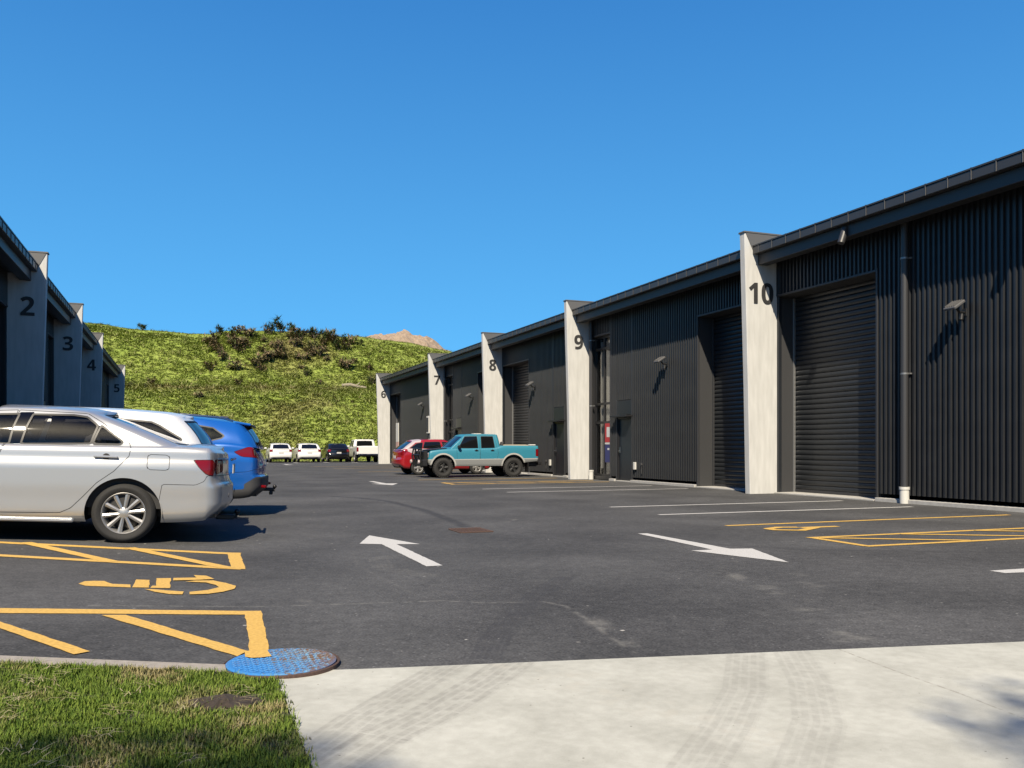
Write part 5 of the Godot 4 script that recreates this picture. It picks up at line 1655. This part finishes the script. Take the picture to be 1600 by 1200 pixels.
func make_cars() -> void:
	var mb: MB
	# silver sedan, nearest on the left
	var a := deg_to_rad(-6.0)
	# near rear wheel touches the ground at (-0.6, 10.52)
	var near := Vector3(-0.62, 0, -10.52)
	var fwd := Vector3(cos(a), 0, -sin(a)); var sidev := Vector3(sin(a), 0, cos(a))
	var o := near - sidev * 0.79
	o.y = gh(-0.62)
	var car := vehicle(sedan(), "sedan", "silver four door sedan parked nearest on the left", "car", o, a, -0.048)
	mb = MB.new()
	mb.bbox(Vector3(1.09, .975, 0), Vector3(.03, .035, .8), .01)
	extra(car, "boot_garnish", mb, M.chrome)
	mb = MB.new()
	mb.bbox(Vector3(1.02, .25, -.1), Vector3(.22, .06, .06), .01)
	mb.tube([Vector3(1.1, .25, -.1), Vector3(1.16, .25, -.1), Vector3(1.16, .30, -.1)], .02, 8)
	mb.lathe([Vector2(0.0, .0), Vector2(.028, .01), Vector2(.034, .03), Vector2(.026, .055), Vector2(0.0, .065)], Vector3(1.16, .29, -.1), Basis(), 12)
	extra(car, "tow_bar", mb, M.plastic_black)
	mb = MB.new()
	for sg in [-1.0, 1.0]:
		mb.lathe([Vector2(.028, 0.0), Vector2(.028, .006), Vector2(0.0, .008)], Vector3(1.085, .56, sg * .60), Basis(Vector3(0, 0, 1), -PI / 2), 14)
	extra(car, "parking_sensors", mb, M.plastic_grey)
	mb = MB.new()
	for sg in [-1.0, 1.0]:
		mb.bbox(Vector3(-1.45, .245, sg * .86), Vector3(1.9, .05, .05), .015)
	extra(car, "side_skirt", mb, M.paint_silver)
	# white hatchback behind it
	var aw := deg_to_rad(-9.0)
	var pw := Vector3(-.42, gh(-.42) - 0.02, -12.75)
	var WS := suv()
	WS.paint = "paint_snow"
	WS.windows[0] = [-.35, 1.19, -.28, 1.44, .10, 1.42, .20, 1.38, .48, 1.22, .42, 1.19]
	WS.windows[1] = [-1.10, 1.15, -1.03, 1.45, -.40, 1.445, -.45, 1.185]
	WS.windows[2] = [-1.22, 1.14, -1.13, 1.45, -1.42, 1.43, -2.0, 1.14]
	WS.gh.roof = [[-1.6, 1.50], [-1.0, 1.55], [-.4, 1.56], [.2, 1.545], [.50, 1.50]]
	WS.gh.crown = .045
	WS.gh.r1 = .50; WS.gh.r0 = .80
	car = vehicle(WS, "suv", "white SUV parked between the silver sedan and the blue SUV", "car", pw, aw, -0.045)
	# blue SUV
	var ab := deg_to_rad(-8.0)
	car = vehicle(suv(), "suv", "bright blue SUV with tow bar parked third on the left", "car", Vector3(.42, gh(.3), -15.45), ab, -0.03)
	mb = MB.new()
	for sg in [-1.0, 1.0]:
		mb.tube([Vector3(-1.35, 1.57, sg * .60), Vector3(-1.2, 1.62, sg * .60), Vector3(-.4, 1.64, sg * .60), Vector3(.2, 1.61, sg * .58), Vector3(.40, 1.56, sg * .57)], .018, 8)
	extra(car, "roof_rail", mb, M.chrome)
	mb = MB.new()
	mb.bbox(Vector3(.55, 1.52, 0), Vector3(.26, .035, 1.14), .014, Basis(Vector3(0, 0, 1), -0.14))
	extra(car, "spoiler", mb, M.paint_blue)
	mb = MB.new()
	mb.bbox(Vector3(.665, 1.498, 0), Vector3(.05, .03, 1.12), .01, Basis(Vector3(0, 0, 1), -0.14))
	extra(car, "spoiler_edge", mb, M.plastic_black)
	mb = MB.new()
	mb.bbox(Vector3(.20, 1.63, 0), Vector3(.14, .05, .04), .015)
	extra(car, "antenna", mb, M.plastic_grey)
	mb = MB.new()
	mb.bbox(Vector3(.95, .42, -.1), Vector3(.2, .06, .06), .01)
	mb.tube([Vector3(.98, .40, -.1), Vector3(1.06, .40, -.1), Vector3(1.06, .45, -.1)], .02, 8)
	mb.lathe([Vector2(0.0, .0), Vector2(.028, .01), Vector2(.034, .03), Vector2(.026, .055), Vector2(0.0, .065)], Vector3(1.06, .44, -.1), Basis(), 12)
	mb.bbox(Vector3(1.0, .36, -.1), Vector3(.06, .06, .12), .008)
	extra(car, "tow_bar", mb, M.plastic_black)
	mb = MB.new()
	for sg in [-1.0, 1.0]:
		mb.bbox(Vector3(.875, .50, sg * .66), Vector3(.05, .045, .22), .01, Basis(Vector3.UP, sg * 0.75))
	extra(car, "reflector", mb, M.lamp_red)
	# teal pickup and red wagon in front of unit 8
	car = vehicle(pickup_old(), "pickup_truck", "teal double cab pickup with black bull bar and big tyres", "pickup truck", Vector3(11.95, 0, -31.75), deg_to_rad(-1.0), 0.0)
	mb = MB.new()
	mb.bbox(Vector3(-3.50, .56, 0), Vector3(.20, .26, 1.62), .03)
	for z in [-.62, -.25, .25, .62]:
		mb.tube([Vector3(-3.56, .50, z), Vector3(-3.66, .8, z), Vector3(-3.60, 1.10, z)], .032, 8)
	mb.tube([Vector3(-3.60, 1.08, -.64), Vector3(-3.64, 1.10, 0), Vector3(-3.60, 1.08, .64)], .032, 8)
	mb.tube([Vector3(-3.64, .86, -.64), Vector3(-3.68, .86, 0), Vector3(-3.64, .86, .64)], .028, 8)
	mb.bbox(Vector3(-3.46, .80, 0), Vector3(.14, .42, 1.5), .02)
	extra(car, "bull_bar", mb, M.plastic_black)
	mb = MB.new()
	for z in [-.62, .62]:
		mb.lathe([Vector2(.075, -.03), Vector2(.085, .0), Vector2(.075, .03), Vector2(0.0, .035)], Vector3(-3.70, .60, z), Basis(Vector3(0, 0, 1), PI / 2), 16)
	extra(car, "fog_lamp", mb, M.lamp_clear)
	mb = MB.new()
	mb.bbox(Vector3(-3.0, 1.075, 0), Vector3(.78, .02, 1.36), .008, Basis(Vector3(0, 0, 1), 0.10))
	extra(car, "bonnet_cover", mb, M.plastic_black)
	mb = MB.new()
	mb.box(Vector3(-.44, .80, -.70), Vector3(1.0, .84, .70))
	mb.box(Vector3(-.46, .80, -.76), Vector3(-.42, 1.18, .76))
	mb.box(Vector3(.98, .80, -.74), Vector3(1.03, 1.17, .74))
	for sg in [-1.0, 1.0]:
		mb.box(Vector3(-.44, .80, sg * .74), Vector3(1.0, 1.18, sg * .70))
	extra(car, "bed_liner", mb, M.plastic_grey)
	mb = MB.new()
	for k in 5:
		mb.bbox(Vector3(.18, 1.16 + .012 * (k % 2), -.52 + .26 * k), Vector3(1.05, .16, .22), .02)
	extra(car, "timber_load", mb, M.cargo_timber)
	mb = MB.new()
	mb.bbox(Vector3(.86, 1.235, .55), Vector3(.26, .05, .18), .015)
	extra(car, "white_case", mb, M.pvc_white)
	mb = MB.new()
	mb.bbox(Vector3(1.12, .52, 0), Vector3(.12, .14, 1.5), .02)
	for sg in [-1.0, 1.0]:
		mb.bbox(Vector3(.62, .40, sg * .62), Vector3(.03, .42, .34), .006)
	mb.bbox(Vector3(.85, .52, 0), Vector3(.4, .24, 1.2), .02)
	extra(car, "rear_step", mb, M.plastic_black)
	mb = MB.new()
	mb.bbox(Vector3(-1.36, 1.665, .35), Vector3(.30, .03, .34), .008)
	extra(car, "roof_patch", mb, M.pvc_white)
	# red wagon, nose to the building
	var R := hatch("paint_red")
	R.cab_panels = [["pale_pillar", [.9, 1.0, .9, 1.6, -.25, 1.6, -.12, 1.36, .10, 1.34, .40, 1.10, -.3, 1.08, -.3, .98], "paint_pale"]]  # rear pillar and upper quarter coloured paler than the red body
	R.panels = R.panels + [["pale_quarter", [.50, 1.2, .46, .98, .12, .84, -.20, .68, -.9, .68, -.9, 1.2], "xy", "paint_pale", [2]]]
	R.doors = []
	R.glass = "car_glass_dark"; R.ns = 50; R.rows = 22; R.plain_inside = true
	vehicle(R, "station_wagon", "red station wagon with pale quarter, nose in behind the teal pickup", "car", Vector3(9.15, 0, -35.6), PI + deg_to_rad(2.0), 0.0)
	# the row against the hill
	var far := [["paint_snow", 7.05, 1.0, "station_wagon", "white car by the hill, left of the far row", "car"], ["paint_snow", 9.2, 1.04, "station_wagon", "white car by the hill next to the black hatchback", "car"], ["paint_black", 11.45, 1.0, "hatchback", "black hatchback parked by the hill", "car"]]
	for f in far:
		var S := hatch(f[0])
		S.glass = "car_glass_dark"; S.ns = 40; S.rows = 20; S.grows = 12; S.plain_inside = true
		if f[2] > 1.01: S.W = 0.92
		vehicle(S, f[3], f[4], f[5], Vector3(f[1], 0, -68.4), -PI / 2, 0.0, "cars parked along the hill")
	var PN := pickup_new()
	PN.ns = 44; PN.rows = 20; PN.plain_inside = true
	car = vehicle(PN, "pickup_truck", "white double cab pickup by the hill beside the number 6 fin", "pickup truck", Vector3(13.55, 0, -67.6), -PI / 2, 0.0, "cars parked along the hill")
	mb = MB.new()
	mb.bbox(Vector3(1.2, .58, 0), Vector3(.14, .14, 1.6), .02)
	extra(car, "rear_step", mb, M.chrome)
	mb = MB.new()
	mb.box(Vector3(-.44, .80, -.80), Vector3(1.1, .84, .80))
	extra(car, "bed_liner", mb, M.plastic_grey)

# ------------------------------------------------------------------ plants
func blade(mb: MB, at: Vector3, h: float, w: float, yaw: float, bend: float, col: Color, steps := 2, level := false) -> void:
	mb.has_c = true
	mb.col = col
	var d := Vector3(cos(yaw), 0, sin(yaw)); var s := Vector3(-d.z, 0, d.x)
	var prev_l := at - s * w / 2; var prev_r := at + s * w / 2
	for k in range(1, steps + 1):
		var t := float(k) / steps
		var c := at + Vector3(0, h * (t - 0.35 * bend * t * t), 0) + d * (h * bend * t * t)
		var ww := w / 2 * (1.0 - t)
		var nn := (Vector3.UP * bend + -d * 0.3 + s * 0.2).normalized()
		if level: nn = (Vector3(0, 1, 0.35) + nn * 0.25).normalized()
		if k == steps:
			mb.tri(prev_l, prev_r, c, nn, nn, nn)
		else:
			var l := c - s * (ww + w * 0.1); var r := c + s * (ww + w * 0.1)
			mb.tri(prev_l, prev_r, r, nn, nn, nn); mb.tri(prev_l, r, l, nn, nn, nn)
			prev_l = l; prev_r = r

func scatter(called: String, label: String, category: String, mesh: Mesh, m: Material, xf: Array, cols: Array) -> void:
	var mm := MultiMesh.new()
	mm.transform_format = MultiMesh.TRANSFORM_3D
	mm.use_colors = true
	mm.mesh = mesh
	mm.instance_count = xf.size()
	for i in xf.size():
		mm.set_instance_transform(i, xf[i])
		mm.set_instance_color(i, cols[i])
	var o := MultiMeshInstance3D.new()
	o.name = called; o.multimesh = mm; o.material_override = m
	o.set_meta("kind", "stuff"); o.set_meta("label", label); o.set_meta("category", category)
	add_child(o, true)

func make_plants() -> void:
	rng.seed = 99
	# lawn tufts
	for variant in 3:
		var mb := MB.new()
		for k in 16:
			var a := rng.randf() * TAU
			var p := Vector3(cos(a), 0, sin(a)) * rng.randf() * 0.035
			var g := rng.randf_range(0.75, 1.2)
			blade(mb, p, rng.randf_range(0.014, 0.036), rng.randf_range(0.0028, 0.005), rng.randf() * TAU, rng.randf_range(0.2, 0.95), Color(g, g, g), 2)
		var xf := []; var cols := []
		var n1 := FastNoiseLite.new(); n1.seed = 31; n1.frequency = 1.6; n1.fractal_octaves = 3
		var n2 := FastNoiseLite.new(); n2.seed = 32; n2.frequency = 6.0
		for k in 9000:
			var x: float; var z: float
			if k < 6200:
				x = rng.randf_range(-2.1, 0.415); z = rng.randf_range(2.2, 5.3)
			else:
				x = rng.randf_range(-7.0, 0.41); z = rng.randf_range(-5.0, 5.6)
			x += 0.03 * n2.get_noise_1d(z * 3.0) if x > 0.36 else 0.0
			if z > front_z(x) - 0.125: continue
			if Vector2(x - 0.475, z - 4.53).length() < 0.31: continue
			var dry := n1.get_noise_2d(x, z) * 0.9 + 0.35 * n2.get_noise_2d(x, z) + rng.randf_range(-0.25, 0.25)
			var bare := Vector2((x - 0.17) / 0.17, (z - 3.88) / 0.13).length() < 1.0 + 0.3 * n2.get_noise_2d(x * 2, z * 2)
			if bare and rng.randf() < 0.8: continue
			var c := Color(0.066, 0.117, 0.014).lerp(Color(0.156, 0.207, 0.033), rng.randf())
			if dry > 0.16: c = c.lerp(Color(0.265, 0.218, 0.109), clampf((dry - 0.16) * 2.2, 0.0, 0.9))
			var s := rng.randf_range(0.7, 1.35)
			xf.append(Transform3D(Basis(Vector3.UP, rng.randf() * TAU).scaled(Vector3(s, s * rng.randf_range(0.6, 1.2), s)), Vector3(x, gh(x) + 0.004, -z)))
			cols.append(c)
		scatter("lawn_grass", "short patchy lawn grass at the lower left", "grass", mb.mesh(), M.leaf_blade, xf, cols)
	# dry clippings and a bare patch of soil
	var cl := MB.new()
	for k in 6:
		var a := rng.randf() * TAU
		var p := Vector3(rng.randf_range(-.05, .05), 0.018 + rng.randf() * 0.02, rng.randf_range(-.05, .05))
		var dd := Vector3(cos(a), rng.randf_range(-.12, .12), sin(a)); var g := rng.randf_range(0.7, 1.2)
		cl.has_c = true; cl.col = Color(g, g, g)
		var sd := Vector3(-dd.z, 0, dd.x) * 0.0018; var mid := p + dd * 0.035 + Vector3(0, .006, 0) + sd * 4.0; var e := p + dd * 0.075
		cl.tri(p - sd, p + sd, mid + sd, Vector3.UP, Vector3.UP, Vector3.UP); cl.tri(p - sd, mid + sd, mid - sd, Vector3.UP, Vector3.UP, Vector3.UP); cl.tri(mid - sd, mid + sd, e, Vector3.UP, Vector3.UP, Vector3.UP)
	var cx := []; var cc := []
	for k in 420:
		var x := rng.randf_range(-2.1, 0.38); var z := rng.randf_range(2.2, 5.2)
		if z > front_z(x) - 0.16: continue
		if rng.randf() > 0.25 + 0.9 * clampf(-x * 0.6, 0.0, 1.0): continue
		cx.append(Transform3D(Basis(Vector3.UP, rng.randf() * TAU), Vector3(x, gh(x), -z)))
		cc.append(Color(0.234, 0.195, 0.101).lerp(Color(0.359, 0.312, 0.187), rng.randf()))
	scatter("dry_clippings", "dry straw clippings lying on the lawn", "straw", cl.mesh(), M.leaf_blade, cx, cc)
	var sm := mat("bare_soil", Color.WHITE, 0.95)
	mottle(sm, 77, 0.06, real(.025, .018, .012), real(.075, .052, .035), 2.0, 5)
	var so := MB.new()
	var sn := FastNoiseLite.new(); sn.seed = 3; sn.frequency = 9.0
	for i in 8:
		for k in 28:
			var q := []
			for o in [[i, k], [i + 1, k], [i + 1, k + 1], [i, k + 1]]:
				var r: float = o[0] / 8.0; var an: float = TAU * (int(o[1]) % 28) / 28.0
				var px := 0.17 + cos(an) * r * 0.17 * (0.85 + 0.5 * sn.get_noise_2d(cos(an) * 0.2, sin(an) * 0.2)); var pz := 3.88 + sin(an) * r * 0.12 * (0.85 + 0.6 * sn.get_noise_2d(sin(an) * 0.2, 4.0 + cos(an) * 0.2))
				q.append(Vector3(px, gh(px) + 0.010 + 0.022 * (1.0 - r * r) * (1.0 + 0.9 * sn.get_noise_2d(px, pz)), -pz))
			so.quad(q[0], q[1], q[2], q[3], Vector3.UP)
	structure("soil_patch", so.mesh(), sm)
	# hill grass
	for variant in 3:
		var mb := MB.new()
		for k in 10:
			var a := rng.randf() * TAU
			var p := Vector3(cos(a), 0, sin(a)) * rng.randf() * 0.35
			var g := rng.randf_range(0.7, 1.2)
			blade(mb, p, rng.randf_range(0.09, 0.24), rng.randf_range(0.07, 0.14), rng.randf() * TAU, rng.randf_range(0.6, 1.5), Color(g, g, g), 2, true)
		var xf := []; var cols := []
		for k in 24000:
			var x := rng.randf_range(-26.0, 42.0); var z := rng.randf_range(73.6, 113.5)
			var y := hill_y(x, z)
			var c := hill_color(x, z)
			c = c * rng.randf_range(0.9, 1.13)
			if rng.randf() < 0.03: c = Color(0.234, 0.211, 0.101)
			if rng.randf() < 0.015: c = Color(0.039, 0.078, 0.023)
			var t := (z - 73.5) / 38.0
			var s := rng.randf_range(0.6, 1.35) * (0.75 - 0.25 * patch_noise.get_noise_2d(x * 2.0, z * 2.0 + 40.0)) * (0.5 if t > 0.93 else 1.0)
			xf.append(Transform3D(Basis(Vector3.UP, rng.randf() * TAU).scaled(Vector3(s, s, s)), Vector3(x, y - 0.08, -z)))
			cols.append(c)
		scatter("hill_grass", "rough green grass covering the hill slope", "grass", mb.mesh(), M.hill_blade, xf, cols)
	# long bent stalks and darker weeds between
	for variant in 3:
		var mb := MB.new()
		for k in 7:
			var a := rng.randf() * TAU
			var p := Vector3(cos(a), 0, sin(a)) * rng.randf() * 0.3
			var g := rng.randf_range(0.75, 1.15)
			blade(mb, p, rng.randf_range(0.45, 0.95), rng.randf_range(0.035, 0.07), rng.randf() * TAU, rng.randf_range(0.8, 1.7), Color(g, g, g), 3, true)
		var xf := []; var cols := []
		for k in 1900:
			var x := rng.randf_range(-26.0, 42.0); var z := rng.randf_range(73.6, 112.0)
			var c := hill_color(x, z) * 1.12
			if variant == 1: c = c.lerp(Color(0.296, 0.265, 0.133), 0.5)
			if variant == 2:
				if patch_noise.get_noise_2d(x * 4.0 + 55.0, z * 4.0) < 0.08: continue
				c = Color(0.055, 0.086, 0.023).lerp(Color(0.101, 0.078, 0.039), rng.randf())
			var s := rng.randf_range(0.6, 1.2) * (0.5 if z > 109.0 else 1.0)
			xf.append(Transform3D(Basis(Vector3.UP, rng.randf() * TAU).scaled(Vector3(s, s, s)), Vector3(x, hill_y(x, z) - 0.08, -z)))
			cols.append(c)
		scatter("hill_stalks", "long bent grass stalks and weeds on the hill", "grass", mb.mesh(), M.hill_blade, xf, cols)
	# scrub along the crest
	var spots := []
	for k in 64:
		spots.append([rng.randf_range(2.6, 21.0), rng.randf_range(98.5, 109.5), rng.randf_range(0.7, 1.5), "dry"])
	for s in [[10.1, 108.8, 1.6], [11.4, 109.6, 1.9], [12.5, 108.9, 1.5], [4.3, 109.0, 1.3], [5.6, 108.4, 1.0], [15.2, 107.5, 1.5], [16.6, 107.0, 1.6], [19.0, 107.2, 1.1], [20.6, 106.4, 0.9], [-4.4, 110.4, 1.0], [13.4, 106.6, 1.3], [7.9, 107.2, 1.1], [14.6, 104.4, 1.2], [17.6, 104.2, 1.3]]:
		spots.append([s[0], s[1], s[2] * 0.85, "green"])
	for s in [[1.5, 88.0, 0.9, "dry"], [-3.0, 92.5, 1.0, "dry"], [5.5, 93.2, 0.9, "dry"], [14.0, 95.2, 0.8, "dry"], [20.0, 96.0, 1.0, "green"], [13.0, 98.0, 0.9, "green"]]:
		spots.append(s)
	var protos := {}
	for kind in ["dry", "green"]:
		for v in 3:
			var mb := MB.new()
			mb.has_c = true
			var stem := MB.new()
			for k in 4:
				var a := rng.randf() * TAU
				var tip := Vector3(cos(a) * 0.35, rng.randf_range(0.5, 0.85), sin(a) * 0.35)
				stem.tube([Vector3.ZERO, tip * 0.5 + Vector3(0, 0.1, 0), tip], [0.05, 0.035, 0.015], 5, false)
				var heads := 5 if kind == "green" else 4
				for q in heads:
					var c := tip * rng.randf_range(0.55, 1.05) + Vector3(rng.randf_range(-0.22, 0.22), rng.randf_range(-0.15, 0.2), rng.randf_range(-0.22, 0.22))
					for l in 11:
						var d := Vector3(rng.randfn(), rng.randfn() + (0.6 if kind == "green" else 0.0), rng.randfn()).normalized()
						var sd := d.cross(Vector3(0.3, 1, 0.2)).normalized() * rng.randf_range(0.025, 0.05)
						var ln := rng.randf_range(0.22, 0.48)
						mb.col = Color(0.023, 0.043, 0.014).lerp(Color(0.055, 0.078, 0.023), rng.randf()) if kind == "green" else (Color(.115, .082, .048).lerp(Color(.215, .16, .095), rng.randf()) if rng.randf() < 0.68 else Color(.07, .09, .03))
						if kind == "green" and rng.randf() < 0.15: mb.col = Color(0.109, 0.078, 0.047)
						var nn := d.cross(sd).normalized()
						mb.tri(c - sd, c + sd, c + d * ln, nn, nn, nn)
			protos[kind + str(v)] = [mb.mesh(), stem.mesh()]
	var i := 0
	for s in spots:
		var nm := "scrub_bush" if s[3] == "green" else "dry_shrub"
		var lab := "dark green spiky bush growing on the hill" if s[3] == "green" else "brown dried shrub on the upper hill slope"
		var t := thing(nm, lab, "bush", Vector3(s[0], hill_y(s[0], s[1]) - 0.12, -s[1]), "green bushes on the hill" if s[3] == "green" else "dried shrubs on the hill")
		t.rotation.y = rng.randf() * TAU
		t.scale = Vector3(1.35, 0.85, 1.35) * s[2] if s[3] == "dry" else Vector3.ONE * s[2] * 1.15
		copy_mesh("crown", protos[s[3] + str(i % 3)][0], M.scrub_leaf, t, Vector3.ZERO)
		copy_mesh("stem", protos[s[3] + str(i % 3)][1], M.bark, t, Vector3.ZERO)
		i += 1
	# pale stump on the slope
	var lg := thing("fallen_log", "pale weathered log lying on the hill slope", "log", Vector3(17.5, hill_y(17.5, 94.0) + 0.15, -94.0))
	var lm := MB.new()
	lm.tube([Vector3(-1.3, 0.1, 0), Vector3(-.4, 0.16, 0.1), Vector3(.5, 0.0, -.1), Vector3(1.4, -.1, 0.1)], [0.16, 0.2, 0.18, 0.1], 9)
	var pale := mat("dead_wood", Color.WHITE, 0.95)
	mottle(pale, 95, 0.05, real(.24, .2, .14), real(.45, .40, .30), 0.6, 4)
	part("trunk", lm, pale, lg, false)
	lm = MB.new()
	lm.tube([Vector3(.2, 0.05, 0), Vector3(.7, 0.45, .1)], [0.1, 0.04], 7)
	part("branch", lm, pale, lg, false)
	street_tree()

# the tree behind the photographer whose shade falls across the lower edge of the picture
func street_tree() -> void:
	var t := thing("street_tree", "leafy street tree on the verge behind the driveway, its shade on the lawn", "tree", Vector3(-4.0, gh(-4.0), 8.8))
	var stem := MB.new()
	stem.tube([Vector3(0, -0.1, 0), Vector3(0.08, 2.5, 0.25), Vector3(-0.05, 6.0, 0.7), Vector3(-0.2, 9.0, 1.2), Vector3(-0.2, 13.5, 1.8)], [0.26, 0.22, 0.19, 0.14, 0.04], 12)
	var leaf := MB.new()
	leaf.has_c = true
	# lobes: where the limbs end (relative), and how wide they are
	var lobes := LOBES
	for l in lobes:
		var c := Vector3(l[0], l[1], l[2])
		var mid := Vector3(-0.1, 7.5, 1.0).lerp(c, 0.5) + Vector3(0, -0.25, 0)
		stem.tube([Vector3(-0.1, 7.5, 1.0), mid, c], [0.09, 0.06, 0.02], 7)
		for k in int(l[4]):
			var d := Vector3(rng.randfn(), rng.randfn() * 0.7, rng.randfn())
			d = d.normalized() * pow(rng.randf(), 0.45) * l[3]
			var p := c + d
			var u := Vector3(rng.randfn(), rng.randfn(), rng.randfn()).normalized()
			var w := u.cross(Vector3(rng.randfn(), rng.randfn(), rng.randfn())).normalized()
			var s := rng.randf_range(0.035, 0.07)
			leaf.col = Color(0.035, 0.066, 0.016).lerp(Color(0.078, 0.117, 0.027), rng.randf())
			var nn := u.cross(w).normalized()
			leaf.tri(p - u * s * 1.4, p + w * s * 0.6, p + u * s * 1.4, nn, nn, nn)
			leaf.tri(p - u * s * 1.4, p + u * s * 1.4, p - w * s * 0.6, nn, nn, nn)
	part("trunk", stem, M.bark, t, false)
	part("crown", leaf, M.leaf_crown, t, false)

const LOBES := [[-1.95, 12.0, -0.25, 1.0, 2200], [1.75, 12.2, 0.3, 0.8, 620], [-0.4, 13.4, 4.0, 1.8, 3500], [-2.6, 11.0, 1.2, 1.5, 2600], [1.2, 11.2, 1.8, 1.5, 2600], [0.0, 14.5, 5.0, 1.5, 2600], [-0.6, 10.0, 2.6, 1.4, 2400]]
